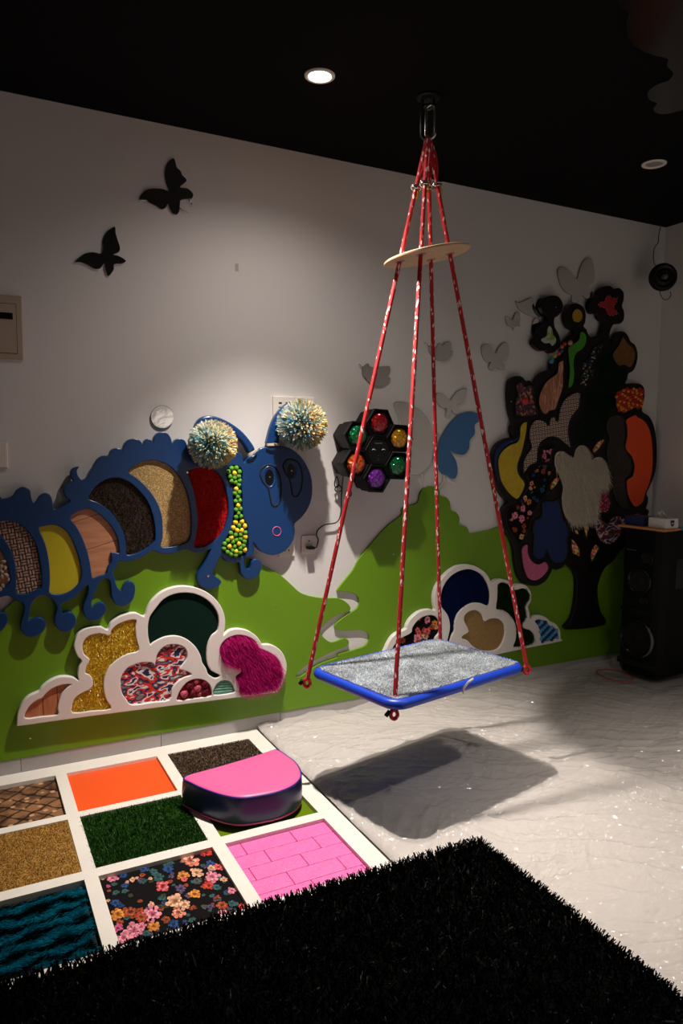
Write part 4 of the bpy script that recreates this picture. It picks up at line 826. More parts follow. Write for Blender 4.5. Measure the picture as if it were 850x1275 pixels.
mirror(cN([(45, 610), (60, 595), (95, 600), (132, 650), (150, 615), (185, 583), (212, 590), (215, 650), (200, 690), (172, 708), (192, 725), (190, 750), (160, 752), (137, 738), (110, 758), (90, 745), (95, 717), (103, 705), (70, 700), (50, 660)]), 'pale mirror butterfly beside the right swing rope, left of the tree')
mirror(cN([(520, 130), (540, 110), (580, 125), (620, 165), (641, 185), (655, 130), (680, 75), (715, 57), (740, 85), (750, 150), (748, 200), (707, 238), (735, 262), (730, 295), (700, 312), (668, 290), (660, 315), (635, 335), (608, 325), (605, 287), (575, 275), (540, 230), (525, 180)]), 'large grey mirror butterfly on the wall at the top of the tree')
mirror(cN([(258, 320), (275, 335), (320, 318), (360, 305), (372, 340), (381, 365), (395, 320), (420, 300), (435, 330), (446, 395), (440, 408), (400, 425), (340, 415), (290, 385), (265, 355)]), 'mirror butterfly whose wings touch the black ball of the flower branch')
mirror(cN([(195, 425), (210, 420), (240, 440), (255, 400), (272, 392), (286, 402), (288, 440), (283, 465), (288, 480), (257, 485), (245, 507), (235, 490), (205, 470)]), 'smallest mirror butterfly, left of the black flower branch')
mirror(cN([(381, 432), (398, 436), (406, 448), (400, 470), (385, 492), (378, 520), (364, 548), (357, 520), (365, 460)]), 'mirror wing piece tucked left of the black flower branch', group=None, name='mirror_wing')
# glossy cut-out on the ceiling
pts = [on_z(*p, CEIL_Z) for p in crop(740, 0, 7.727, [(225, 0), (260, 60), (335, 110), (310, 200), (312, 300), (350, 390), (440, 460), (560, 515), (700, 550), (695, 620), (755, 690), (710, 760), (620, 790), (540, 840), (505, 890), (530, 950), (600, 982), (565, 1030), (590, 1070), (680, 1085), (850, 1045), (1000, 1000), (1120, 850), (1100, 500), (1080, 100), (900, -120), (600, -200), (350, -150), (240, -60)])]
lp = smooth([(p[0], p[1]) for p in pts], 3)
cb = board('ceiling_panel', [lp], 0, .005, M['dark_acrylic'], None, .001)
cb.rotation_euler = (-math.pi/2, 0, 0)
A_ = np.array(lp); cb_mesh = cb.data
n = len(cb_mesh.vertices); a = np.empty(n*3, np.float32); cb_mesh.vertices.foreach_get('co', a); a = a.reshape(-1, 3)
a = a+np.array([cb.location.x, cb.location.y, cb.location.z]); b = np.stack([a[:, 0], a[:, 2], a[:, 1]], 1)
cc = b.mean(0); b[:, 2] = b[:, 2]-b[:, 2].min(); cc[2] = 0
cb_mesh.vertices.foreach_set('co', (b-cc).astype(np.float32).ravel()); cb_mesh.flip_normals(); cb_mesh.update()
cb.rotation_euler = (0, 0, 0); cb.location = (float(cc[0]), float(cc[1]), CEIL_Z-.0056)
tag(cb, 'dark scalloped glossy cutout fixed flat to the black ceiling', 'ceiling decoration')

# ================================================================ PARTY LIGHT (seven hexagonal tubes)
DH = .155; YHX = WALL_Y-DH
hc = on_y(471.5, 561.5, YHX); sp_ = .139
hx = empty('party_light', (hc[0], WALL_Y, hc[2]-.2), 'black honeycomb party light with six coloured lenses on the wall', 'stage light')
tilt = math.radians(-3)
def hexpts(r, cx, cz, rot=0): return [(cx+r*math.cos(math.pi/3*i+rot+tilt), cz+r*math.sin(math.pi/3*i+rot+tilt)) for i in range(6)]
def hex_cell(cx, cz, R, name, lens_m):
    b = MB()
    rings = [(R*.80, WALL_Y-.002), (R*.86, WALL_Y-.06), (R*.93, WALL_Y-.062), (R*.97, YHX+.02), (R, YHX+.012), (R, YHX+.002), (R*.97, YHX), (R*.88, YHX), (R*.80, YHX+.012)]
    V = []; F = []
    for r, y in rings: V += [(x, y, z) for x, z in hexpts(r, cx, cz)]
    for i in range(len(rings)-1):
        for j in range(6): F.append((i*6+j, i*6+(j+1) % 6, (i+1)*6+(j+1) % 6, (i+1)*6+j))
    F.append(tuple(range(5, -1, -1))); k = (len(rings)-1)*6; F.append(tuple(k+j for j in range(6)))
    b.add(V, F); o = b.done(name, M['black_plastic'], hx)
    if lens_m:
        MB().lathe([(R*.70, -.002), (R*.70, .004), (R*.64, .006), (R*.62, .001)], (cx, YHX+.012, cz), (0, -1, 0), 28).done('bezel', M['black_gloss'], o, True)
        l = MB().lathe([(R*.62, 0), (R*.58, .010), (R*.46, .018), (R*.26, .024), (0, .026)], (cx, YHX+.012, cz), (0, -1, 0), 26).done('lens', M[lens_m], o, True)
    return o
R_ = sp_/math.sqrt(3)*1.0
for ang, lm in ((90, 'lens_red'), (30, 'lens_amber'), (-30, 'lens_green'), (-90, 'lens_purple'), (-150, 'lens_orange'), (150, 'lens_green')):
    a = math.radians(ang)+tilt
    hex_cell(hc[0]+sp_*math.cos(a), hc[2]+sp_*math.sin(a), R_*.985, 'lamp_tube', lm)
cp = hex_cell(hc[0], hc[2], R_*.985, 'centre_tube', None)
cface = MB().add([(x, YHX+.004, z) for x, z in hexpts(R_*.82, hc[0], hc[2])]+[(x, YHX+.02, z) for x, z in hexpts(R_*.82, hc[0], hc[2])], [(5, 4, 3, 2, 1, 0)]+[(j, (j+1) % 6, 6+(j+1) % 6, 6+j) for j in range(6)]).done('control_plate', M['black_gloss'], cp)
for sx in (-1, 1):
    p0 = np.array([hc[0]+sx*.028, YHX+.002, hc[2]+.002])
    MB().tube([p0+np.array([.009*math.cos(t), 0, .007*math.sin(t)]) for t in np.linspace(.3, 2.9, 9)], .0012, 5).done('light_mark', M['white_plastic'], cp, True)
for dz in (-.022, -.038, -.047): MB().lathe([(.0018, 0), (.0015, .002), (0, .002)], (hc[0]-.001, YHX+.004, hc[2]+dz), (0, -1, 0), 8).done('button', M['metal'], cp)
for i in range(9): MB().box(hc[0]-.021+i*.0047, hc[0]-.0178+i*.0047, YHX+.0025, YHX+.004, hc[2]+.036, hc[2]+.0395).done('logo_mark', M['silver_ring'], cp)
# power cord bundle and plug
def wp(px, y): return [on_y(a, b, y) for a, b in px]
def spline3(P, k=5):
    P = [np.array(p) for p in P]; Q = [2*P[0]-P[1]]+P+[2*P[-1]-P[-2]]; out = []
    for i in range(1, len(Q)-2):
        p0, p1, p2, p3 = Q[i-1:i+3]
        for j in range(k):
            t = j/k; out.append(.5*((2*p1)+(-p0+p2)*t+(2*p0-5*p1+4*p2-p3)*t*t+(-p0+3*p1-3*p2+p3)*t**3))
    return out+[P[-1]]
cx = empty('power_cord', on_y(404, 653, WALL_Y-.01), 'black power cord running from the party light down to the wall socket', 'cord')
yc = WALL_Y-.02
path = [on_y(428, 585, WALL_Y-.05)]+wp([(426, 602), (425, 618), (424, 640), (418.5, 650.5), (404, 653.5), (395.5, 660), (394, 667), (396, 672), (394, 681), (390, 682.5)], yc)
MB().tube(spline3(path), .0034, 8).done('cable', M['cord'], cx, True)
for k, (x, y) in enumerate([(419, 600), (434, 613), (421, 608)]):
    c = on_y(x, y, WALL_Y-.03)
    MB().tube([c+np.array([.018*math.cos(t)*(.6+.2*k), .006*math.sin(t*2), .028*math.sin(t)*(1-.2*k)]) for t in np.linspace(0, 6.28, 20, False)], .0032, 7, True).done('cable_loop', M['cord'], cx, True)
pl = on_y(387.5, 682.3, WALL_Y-.03)
MB().box(pl[0]-.022, pl[0]+.014, WALL_Y-.046, WALL_Y-.011, pl[2]-.006, pl[2]+.008).done('plug', M['black_plastic'], cx, False, .003)
# sockets, switches and covers
def plate(px0, px1, name, label, kind, cat_, group=None):
    a = on_y(*px0, WALL_Y-.01); b = on_y(*px1, WALL_Y-.01); x0, x1, z1, z0 = a[0], b[0], a[2], b[2]
    e = empty(name, ((x0+x1)/2, WALL_Y, (z0+z1)/2), label, cat_, group)
    MB().box(x0, x1, WALL_Y-.010, WALL_Y-.0004, z0, z1).done('cover_plate', M['white_plastic'], e, False, .0025)
    xc, zc = (x0+x1)/2, (z0+z1)/2
    if kind == 'socket':
        for dx, dz in ((0, .018), (-.01, -.012), (.01, -.012)): MB().box(xc+dx-.003, xc+dx+.003, WALL_Y-.0104, WALL_Y-.0095, zc+dz-.004, zc+dz+.004).done('slot', M['black_hole'], e)
    elif kind == 'slots':
        for dx in (-.018, .018):
            for dz in (.022, .0, -.012): MB().box(xc+dx-.008, xc+dx+.008, WALL_Y-.0104, WALL_Y-.0095, zc+dz-.0022-(.004 if dz > .01 else 0), zc+dz+.0022).done('slot', M['black_hole'], e)
    elif kind == 'rocker':
        MB().box(x0+.006, x1-.006, WALL_Y-.0125, WALL_Y-.0098, z0+.006, z1-.006).done('rocker', M['white_plastic'], e, False, .0015)
    return e
plate((375.4, 667), (393.5, 688.5), 'wall_socket', 'white wall socket with the black plug in it', 'socket', 'socket', 'low wall sockets')
plate((347, 672), (367, 692.5), 'wall_socket', 'white wall socket half hidden behind the caterpillar chin', 'socket', 'socket', 'low wall sockets')
plate((340, 493), (366, 521), 'wall_socket', 'white multi slot socket behind the right antenna', 'slots', 'socket')
plate((369, 494), (391, 522), 'blank_plate', 'white blank wall plate behind the right pompom', 'blank', 'wall plate')
plate((-13, 551), (10.3, 583), 'light_switch', 'white light switch at the left edge above the caterpillar', 'rocker', 'switch')
a = on_y(-48, 362, WALL_Y-.012); b = on_y(29.5, 448, WALL_Y-.012)
e = empty('fuse_box', ((a[0]+b[0])/2, WALL_Y, b[2]), 'beige flush fuse box cover with black window at the left edge', 'fuse box')
MB().box(a[0], b[0], WALL_Y-.012, WALL_Y-.0004, b[2], a[2]).done('frame', M['cream_plastic'], e, False, .004)
d0 = on_y(-40, 374, WALL_Y-.015); d1 = on_y(21.5, 440, WALL_Y-.015)
MB().box(d0[0]-.002, d1[0]+.002, WALL_Y-.0122, WALL_Y-.011, d1[2]-.002, d0[2]+.002).done('door_gap', M['black_hole'], e)
MB().box(d0[0], d1[0], WALL_Y-.015, WALL_Y-.0115, d1[2], d0[2]).done('door', M['cream_plastic'], e, False, .001)
w0 = on_y(-30, 386, WALL_Y-.0155); w1 = on_y(16, 398, WALL_Y-.0155)
MB().box(w0[0], w1[0], WALL_Y-.0156, WALL_Y-.0148, w1[2], w0[2]).done('window', M['black_gloss'], e)
t0 = on_y(294.7, 333, WALL_Y)
t = MB().box(t0[0]-.008, t0[0]+.008, WALL_Y-.0012, WALL_Y-.0003, t0[2]-.017, t0[2]+.017).done('tape_scrap', M['tape_beige']); tag(t, 'tiny scrap of beige tape stuck on the bare wall', 'tape')

# ================================================================ ROUND LAMP in the corner
rc = on_y(825.3, 345, WALL_Y-.20); r0 = .082
ax = np.array([-.55, -.83, -.06]); ax /= np.linalg.norm(ax)
rl = empty('effect_lamp', rc, 'round black effect lamp hung in the wall corner above the speaker', 'stage light')
MB().lathe([(0, -.075), (r0*.55, -.072), (r0*.82, -.05), (r0*.97, -.02), (r0, .0), (r0*.96, .012), (r0*.86, .020), (r0*.74, .024), (r0*.72, .019), (r0*.50, .021), (r0*.46, .026), (r0*.34, .026), (r0*.32, .018), (0, .018)], rc, ax, 40).done('housing', M['black_board'], rl, True)
cr_ = ball_mesh('crystal_dome', r0*.27, M['crystal'], 10, 6, .1); share('crystal_dome', cr_, rc+ax*.020, rl)
MB().tube(spline3([rc-ax*.06+np.array([-.03, 0, .06])]+[on_y(*p, WALL_Y-.06) for p in [(813.5, 325), (814, 310), (819, 302), (820, 292), (822.5, 282)]][:-1]+[np.array([*on_y(822.5, 281.5, WALL_Y-.02)[:2], CEIL_Z])]), .0026, 6).done('hanging_wire', M['cord'], rl, True)
MB().tube(spline3([rc-np.array([.03, 0, r0*.9])]+[on_y(*p, rc[1]) for p in [(823, 369), (827, 373), (832, 372), (835, 367), (834, 363)]]), .0024, 6).done('wire_loop', M['cord'], rl, True)
MB().tube([rc-ax*.05, CAM+(rc-CAM)*((WALL_Y-.001)/rc[1])], .012, 10).done('wall_bracket', M['black_plastic'], rl, True)

# ================================================================ FLOOR FRAME with textured tiles
ZP = .05
XT = [(-.09, .298), (.342, .728), (.775, 1.166)]; YR = [(2.838, 3.200), (2.423, 2.796), (2.000, 2.373)]
fp = empty('texture_floor_frame', (.55, 2.6, 0), 'white floor frame holding nine textured tiles against the wall', 'floor panel')
ex = [-.15]+[v for q in XT for v in q]+[1.2409]; ey = [1.945]+[v for q in reversed(YR) for v in q]+[3.2945]
b = MB()                               # frame slab with nine openings
for i in range(7):
    for j in range(7):
        if i % 2 == 1 and j % 2 == 1: continue
        x0, x1, y0, y1 = ex[i], ex[i+1], ey[j], ey[j+1]; k = len(b.V)
        b.V += [(x0, y0, ZP), (x1, y0, ZP), (x1, y1, ZP), (x0, y1, ZP)]; b.F.append((k, k+1, k+2, k+3))
for i in (1, 3, 5):
    for j in (1, 3, 5):
        x0, x1, y0, y1 = ex[i], ex[i+1], ey[j], ey[j+1]; q = [(x0, y0), (x0, y1), (x1, y1), (x1, y0)]
        for s in range(4):
            p, r = q[s], q[(s+1) % 4]; k = len(b.V)
            b.V += [(*p, ZP), (*r, ZP), (*r, .012), (*p, .012)]; b.F.append((k, k+3, k+2, k+1))
x0, x1, y0, y1 = ex[0], ex[-1], ey[0], ey[-1]; q = [(x0, y0), (x1, y0), (x1, y1), (x0, y1)]
for s in range(4):
    p, r = q[s], q[(s+1) % 4]; k = len(b.V); b.V += [(*p, ZP), (*r, ZP), (*r, .001), (*p, .001)]; b.F.append((k, k+3, k+2, k+1))
fo = b.done('frame', M['panel'], fp)
MB().box(x0+.002, x1-.002, y0+.002, y1-.002, .001, .012).done('base_board', M['tile_grout'], fp)
def tile(name, c, r, z, mat):
    (a, b_), (p, q_) = XT[c], YR[r]
    return MB().box(a+.001, b_-.001, p+.001, q_-.001, .0125, z).done(name, mat, fp, False, .001)
def pile_floor(name, c, r, z, n, L, w, cols, rnd, droop=(0, 0, -.1), seed=1, mat='strand', m=.004, colf=None, seg=2):
    (a, b_), (p, q_) = XT[c], YR[r]; rng = np.random.default_rng(seed)
    P = np.stack([a+m+rng.random(n)*(b_-a-2*m), p+m+rng.random(n)*(q_-p-2*m), np.full(n, z)], 1)
    cc = np.array(cols)[rng.integers(0, len(cols), n)] if colf is None else colf(P, rng)
    return strands(name, P, (0, 0, 1), L, w, np.clip(cc*(1+rng.normal(0, .18, (n, 1))), 0, 1), M[mat], fp, droop, rnd, seg, rng)
tile('snakeskin_tile', 0, 0, .034, M['snake'])
tile('orange_tile', 1, 0, .037, M['orange'])
tile('brown_carpet_tile', 2, 0, .044, plain('brown carpet backing', (.05, .03, .02), .9))
pile_floor('brown_pile', 2, 0, .043, 14000, .011, .0040, [(.24, .165, .11), (.12, .08, .05), (.36, .26, .185), (.05, .032, .022)], .8, seed=41)
tile('tan_felt_tile', 0, 1, .046, plain('tan felt', (.40, .215, .045), .95, bump=.8, bscale=130, var=.2, vscale=25))
pile_floor('tan_pile', 0, 1, .045, 16000, .006, .0024, [(.42, .225, .045), (.33, .17, .032), (.5, .28, .06)], .7, seed=42)
tile('grass_tile', 1, 1, .036, plain('grass backing', (.008, .025, .004), .9))
pile_floor('grass_blades', 1, 1, .036, 22000, .018, .0022, [(.018, .085, .008), (.012, .055, .006), (.03, .12, .012), (.05, .15, .02)], .55, seed=43, mat='strand_gloss', m=.0)
tile('lime_tile', 2, 1, .034, M['lime_gloss'])
tile('teal_fur_tile', 0, 2, .030, plain('fur backing', (.002, .01, .014), .9))
def teal(P, rng):
    s = .5+.5*np.sin((P[:, 1]-P[:, 0]*.12+.02*pnoise(P[:, 0]*14, P[:, 1]*14, 91))*2*math.pi/.062+rng.normal(0, .35, len(P))); s = np.clip((s-.3)*2.2, 0, 1)[:, None]
    return (1-s)*np.array([.001, .004, .005])+s*np.array([.003, .25, .38])
rng = np.random.default_rng(44); n = 20000; (a, b_), (p, q_) = XT[0], YR[2]
P = np.stack([a+.016+rng.random(n)*(b_-a-.040), p+.012+rng.random(n)*(q_-p-.03), np.full(n, .032)], 1)
lean = np.stack([.45+.55*pnoise(P[:, 0]*18, P[:, 1]*18, 92), -.25+.45*pnoise(P[:, 0]*18+5, P[:, 1]*18, 93), np.full(n, .7)], 1)
strands('teal_fur', P, lean, .030, .0019, np.clip(teal(P, rng)*(1+rng.normal(0, .2, (n, 1))), 0, 1), M['strand'], fp, (0.1, -.1, -.35), .13, 3, rng)
tile('floral_tile', 1, 2, .036, M['print_base'])
ff = [(90, 240, 35, 'pink'), (150, 225, 25, 'blue'), (200, 250, 20, 'peach'), (260, 190, 30, 'blue'), (255, 225, 18, 'rust'), (300, 245, 14, 'peach'), (370, 285, 45, 'coral'), (345, 235, 35, 'teal'), (320, 205, 25, 'teal'), (400, 190, 35, 'blue'), (480, 230, 38, 'orange'), (560, 210, 40, 'peach'), (645, 230, 50, 'pink'), (520, 140, 55, 'salmon'), (610, 100, 35, 'red'), (635, 160, 28, 'blue'), (680, 180, 30, 'coral'), (640, 185, 26, 'peach'), (625, 280, 32, 'red'), (560, 255, 28, 'grey'), (470, 300, 35, 'purple'), (545, 330, 35, 'orange'), (435, 370, 55, 'peach'), (490, 390, 40, 'peach'), (455, 430, 42, 'salmon'), (700, 390, 36, 'rust'), (755, 310, 28, 'pink'), (810, 400, 25, 'red'), (710, 440, 32, 'pink'), (105, 380, 30, 'blue'), (65, 365, 14, 'peach'), (65, 285, 14, 'magenta'), (120, 440, 45, 'orange'), (190, 430, 48, 'rust'), (310, 440, 58, 'pink'), (250, 460, 38, 'rust'), (210, 530, 58, 'pink'), (150, 570, 45, 'pink'), (120, 520, 30, 'magenta'), (320, 510, 38, 'orange'), (430, 500, 35, 'blue'), (280, 550, 30, 'teal'), (390, 470, 28, 'rust'), (305, 390, 25, 'peach'), (600, 400, 18, 'grey'), (670, 292, 28, 'teal'), (190, 340, 16, 'olive'), (755, 385, 28, 'teal'), (35, 240, 18, 'peach'), (170, 262, 12, 'peach'), (225, 240, 12, 'peach'), (500, 280, 14, 'rust'), (710, 250, 22, 'peach'), (490, 250, 20, 'coral'), (690, 240, 16, 'teal'), (130, 490, 25, 'rust'), (250, 510, 30, 'pink')]
base_fl = sample_poly([(XT[1][0]+.01, YR[2][0]+.01), (XT[1][1]-.01, YR[2][0]+.01), (XT[1][1]-.01, YR[2][1]-.01), (XT[1][0]+.01, YR[2][1]-.01)], 90, np.random.default_rng(51))
V, T, C = [], [], []; rng = np.random.default_rng(50)
for i, q in enumerate(base_fl):
    if min(math.hypot(*(np.array(q)-on_z(120+x/4.4737, 1040+y/4.4737, .036)[:2])) for x, y, r, k in ff) < .055:
        flower(V, T, C, np.array([q[0], q[1], .036]), rng.uniform(.006, .016), PAL[['teal', 'olive', 'rust', 'blue', 'teal', 'purple'][i % 6]], rng, np.array([1., 0, 0]), np.array([0, 1., 0]), np.array([0, 0, 1.]), .0002)
for i, (x, y, r, k) in enumerate(ff):
    o = on_z(120+x/4.4737, 1040+y/4.4737, .036); sc = r/4.4737/F_PX*float((o-CAM)@fwd)
    flower(V, T, C, o, sc, PAL[k], rng, np.array([1., 0, 0]), np.array([0, 1.35, 0]), np.array([0, 0, 1.]), .0006+.0004*(i % 6))
stuff(tri_mesh('flower_print', np.array(V), np.array(T), M['print'], fp, np.array(C)))
tile('pink_brick_backing', 2, 2, .030, plain('pink joint', (.55, .08, .22), .6))
(a, b_), (p, q_) = XT[2], YR[2]; row = .0775; yt = q_-.002; k = 0
offs = [.055, .115, .03, .135, .0]
while yt > p+.004:
    yb = max(yt-row, p+.001); xx = a-.19+offs[k % 5]
    while xx < b_:
        l, r = max(xx, a+.001), min(xx+.19, b_-.001)
        if r-l > .004: bevel(MB().box(l+.0008, r-.0008, yb+.0008, yt-.0008, .030, .0375).done('brick', M['pink_foam'], fp), .0025, 2)
        xx += .19
    yt -= row; k += 1

# ================================================================ HALF-MOON CUSHION
cu = empty('half_moon_cushion', (.93, 2.62, ZP), 'half moon foam cushion with pink top and navy sides on the floor tiles', 'cushion')
zt, zb_ = .165, ZP+.001
top_px = [(228, 967), (262, 957), (300, 946), (335, 935), (345, 932.5), (356, 939), (367, 947), (374, 957), (375, 967), (366, 977), (348, 985), (325, 990), (300, 993), (278, 990), (256, 983), (238, 975)]
top = smooth([tuple(on_z(x, y, zt)[:2]) for x, y in top_px], 4)
tc_ = np.mean(np.array(top), 0)
def ring(s, z): return [(tc_[0]+(x-tc_[0])*s, tc_[1]+(y-tc_[1])*s, z) for x, y in top]
def stack(rs, name, mat, cap_lo=False, cap_hi=False):
    V = []; F = []; n = len(top)
    for s, z in rs: V += ring(s, z)
    for i in range(len(rs)-1):
        for j in range(n): F.append((i*n+j, i*n+(j+1) % n, (i+1)*n+(j+1) % n, (i+1)*n+j))
    if cap_hi: F.append(tuple(range((len(rs)-1)*n, len(rs)*n)))
    if cap_lo: F.append(tuple(range(n-1, -1, -1)))
    return V, F
A_ = np.array(top); area = sum(A_[i-1][0]*A_[i][1]-A_[i][0]*A_[i-1][1] for i in range(len(A_)))
if area < 0: top = top[::-1]
V, F = stack([(.955, zb_), (.99, zb_+.006), (1.0, zb_+.016), (1.012, (zt+zb_)/2), (1.0, zt-.012), (.992, zt-.006)], 'side', None, True)
mesh('side_cover', V, F, M['navy_vinyl'], cu, True)
V, F = stack([(.985, zt-.008), (.975, zt-.002), (.955, zt+.001), (.90, zt+.0035), (.6, zt+.005), (.2, zt+.005)], 'top', None, False, True)
mesh('top_cover', V, F, M['pink_vinyl'], cu, True)
V, F = tube_geo([np.array(p) for p in ring(.985, zt-.004)], .0035, 6, True); mesh('top_piping', V, F, plain('blue piping', (.012, .012, .22), .4), cu, True)
V, F = tube_geo([np.array(p) for p in ring(.985, zb_+.006)], .0040, 6, True); mesh('bottom_piping', V, F, M['pink_vinyl'], cu, True)

# ================================================================ WHITE MAT, PLASTIC FILM
ZM = .052
o = MB().box(1.262, CORNER_X-.014, -1.2, WALL_Y-.014, .0005, ZM).done('floor_mat', M['mat_white'], None, False, .012); tag(o, 'thick off white floor mat under the clear plastic film', 'mat')
o = MB().box(-1.2, 1.255, -1.2, 1.925, .0005, ZM).done('floor_mat', M['mat_white'], None, False, .008); tag(o, 'white floor mat strip hidden beneath the black shag rug', 'mat')
fx0, fx1, fy0, fy1 = 1.248, CORNER_X-.0125, .15, WALL_Y-.0125
nx, ny = 560, 640
gx, gy = np.meshgrid(np.linspace(fx0, fx1, nx), np.linspace(fy0, fy1, ny))
wx = gx+.10*pnoise(gx*2.3, gy*2.3, 1); wy = gy+.10*pnoise(gx*2.3, gy*2.3, 2)
def ridge(a, sx, sy, seed, pw):
    c, s = math.cos(a), math.sin(a); u, v = wx*c+wy*s, -wx*s+wy*c
    return np.clip(1-np.abs(pnoise(u*sx, v*sy, seed))*2.2, 0, 1)**pw
def worley(x, y, seed):
    r = np.random.default_rng(seed); n = 64; ox, oy = r.random((n, n)), r.random((n, n)); xi, yi = np.floor(x).astype(int), np.floor(y).astype(int)
    d1 = np.full(x.shape, 9.); d2 = d1.copy()
    for i in (-1, 0, 1):
        for j in (-1, 0, 1):
            d = np.hypot(xi+i+ox[(xi+i) % n, (yi+j) % n]-x, yi+j+oy[(xi+i) % n, (yi+j) % n]-y)
            d2 = np.minimum(d2, np.maximum(d1, d)); d1 = np.minimum(d1, d)
    return d1, d2
def fold(a, along, across, seed, pw=2.0):   # long straight-ish pulls in the film
    c, s = math.cos(a), math.sin(a); u, v = wx*c+wy*s, -wx*s+wy*c
    m = np.clip(pnoise(gx*1.3+seed, gy*1.3, seed+40)*1.6+.45, 0, 1)
    return m*np.clip(1-np.abs(pnoise(u*along, v*across, seed))*2.0, 0, 1)**pw
hh = .013*fold(-.62, .7, 6, 3)+.012*fold(-.35, .9, 8, 4)+.011*fold(.12, .8, 7, 5)+.010*fold(-1.0, 1.0, 8, 6)+.008*fold(.55, 1.2, 10, 7)+.009*fold(-.5, 1.5, 15, 8)+.008*fold(.9, 1.5, 14, 9)+.006*fold(-.2, 2.5, 24, 10)+.006*fold(-.8, 2.2, 22, 11)+.005*fold(.4, 2.8, 26, 12)
for f, am, sd in ((5.5, .012, 20), (11., .0085, 21), (22., .0048, 22)):
    w1, w2 = worley(wx*f, wy*f*1.25, sd); hh = hh+am*(w1*.9-.35*np.clip(.35-(w2-w1), 0, 1))*np.clip(.6+pnoise(gx*2.1+sd, gy*2.1, sd)*1.3, .15, 1.4)
hh = np.clip(hh-hh.min()*.3, 0, None)*.55
def press(x0, x1, y0, y1, m=.06):      # things lying on the film hold it down
    return np.clip(np.minimum(np.minimum(gx-x0, x1-gx), np.minimum(gy-y0, y1-gy))/m+1, 0, 1)
hh *= 1-.85*np.clip(press(-9, 1.50, -9, 1.88)+press(3.5, 3.95, 2.80, 3.15), 0, 1)
edge = np.clip((gx-fx0)/.03, 0, 1); zz = ZM+.003+hh*(.3+.7*edge)-.006*(1-edge)
backd = np.clip((gy-(fy1-.05))/.05, 0, 1); zz = zz+.022*backd**2*(.6+.4*np.sin(gx*17))
V = np.stack([gx, gy, zz], 2).reshape(-1, 3)
idx = (np.arange(ny-1)[:, None]*nx+np.arange(nx-1)[None]).ravel(); T = np.stack([idx, idx+1, idx+nx+1, idx+nx], 1)
o = tri_mesh('plastic_film', V, T, M['film'], None, None, True); tag(o, 'crumpled clear plastic film spread over the white floor mat', 'plastic sheet')

# ================================================================ BLACK SHAG RUG
rx0, rx1, ry0, ry1 = -.95, 1.548, .25, 1.930
rug = empty('shag_rug', (.3, 1.1, ZM), 'black shaggy grass like rug filling the lower foreground', 'rug')
MB().box(rx0, rx1, ry0, ry1, ZM+.012, ZM+.022).done('backing', plain('black rug backing', (.0008, .0008, .0008), .95, spec=.05), rug)
rng = np.random.default_rng(60); n = 70000
P = np.stack([rx0+rng.random(n)*(rx1-rx0), ry0+(1-rng.random(n)**1.15)*(ry1-ry0), np.full(n, ZM+.020)], 1)
cols = np.array([(.0012, .0012, .0012), (.0006, .0006, .0006), (.003, .0032, .003)])[rng.integers(0, 3, n)]
strands('pile', P, (0, 0, 1), .030, .0042, cols, M['rug_fibre'], rug, (0, 0, -.1), .55, 2, rng, .25)
m_ = 5200; s = rng.random(m_); side = rng.random(m_) < .55
P = np.stack([np.where(side, rx0+s*(rx1-rx0), rx1), np.where(side, ry1, ry0+s*(ry1-ry0)), np.full(m_, ZM+.018)], 1)
nr = np.stack([np.where(side, 0, .45), np.where(side, .45, 0), np.ones(m_)], 1)
strands('edge_pile', P, nr, .034, .0045, np.broadcast_to([.001, .001, .001], (m_, 3)), M['rug_fibre'], rug, (0, 0, -.15), .4, 2, rng, .2)

# ================================================================ HANGING PLATFORM SWING
TOPZ = CEIL_Z; T0 = np.array([1.692, 2.545, TOPZ])
ZS = .53; SC = np.array([1.656, 2.478]); ang = math.radians(12.0)
U = np.array([math.cos(ang), math.sin(ang)]); W = np.array([-math.sin(ang), math.cos(ang)]); HU, HW = .388, .266
sw = empty('platform_swing', T0, 'hanging platform swing with grey carpet deck, blue rim and four red ropes', 'swing')
def rrect(hu, hw, r, z, n=7):
    P = []
    for (su, sv, a0) in ((1, 1, 0), (-1, 1, 90), (-1, -1, 180), (1, -1, 270)):
        for i in range(n):
            a = math.radians(a0+90*i/(n-1)); u = su*(hu-r)+r*math.cos(a); v = sv*(hw-r)+r*math.sin(a)
            p = SC+U*u+W*v; P.append(np.array([p[0], p[1], z]))
    return P
V, F = tube_geo(rrect(HU-.019, HW-.019, .055, ZS), .0192, 14, True)
mesh('rim', V, F, M['blue_rim'], sw, True)
def slab_rr(hu, hw, r, z0, z1, name, mat, bev=0):
    A, B = rrect(hu, hw, r, z0), rrect(hu, hw, r, z1); n = len(A)
    o = mesh(name, A+B, [tuple(range(n-1, -1, -1)), tuple(range(n, 2*n))]+[(j, (j+1) % n, n+(j+1) % n, n+j) for j in range(n)], mat, sw)
    if bev: bevel(o, bev)
    return o
slab_rr(HU-.018, HW-.018, .05, ZS-.014, ZS+.006, 'deck', M['blue_rim'])
slab_rr(HU-.033, HW-.033, .03, ZS+.0062, ZS+.021, 'carpet', plain('grey carpet', (.42, .45, .48), .95, bump=.8, bscale=160, var=.35, vscale=14), .004)
rng = np.random.default_rng(70); n = 36000
q = (rng.random((n, 2))*2-1)*np.array([HU-.034, HW-.034]); P2 = SC+q[:, :1]*U+q[:, 1:]*W
P = np.column_stack([P2, np.full(n, ZS+.0205)])
tone = (.62+.38*np.tanh(2.2*pnoise(P2[:, 0]*9, P2[:, 1]*9, 77)+.9*pnoise(P2[:, 0]*30, P2[:, 1]*30, 78)))[:, None]
cols = np.array([(.74, .78, .81), (.54, .61, .68), (.86, .87, .87), (.26, .33, .41)])[rng.choice(4, n, p=[.38, .28, .24, .10])]*(.60+.5*tone)
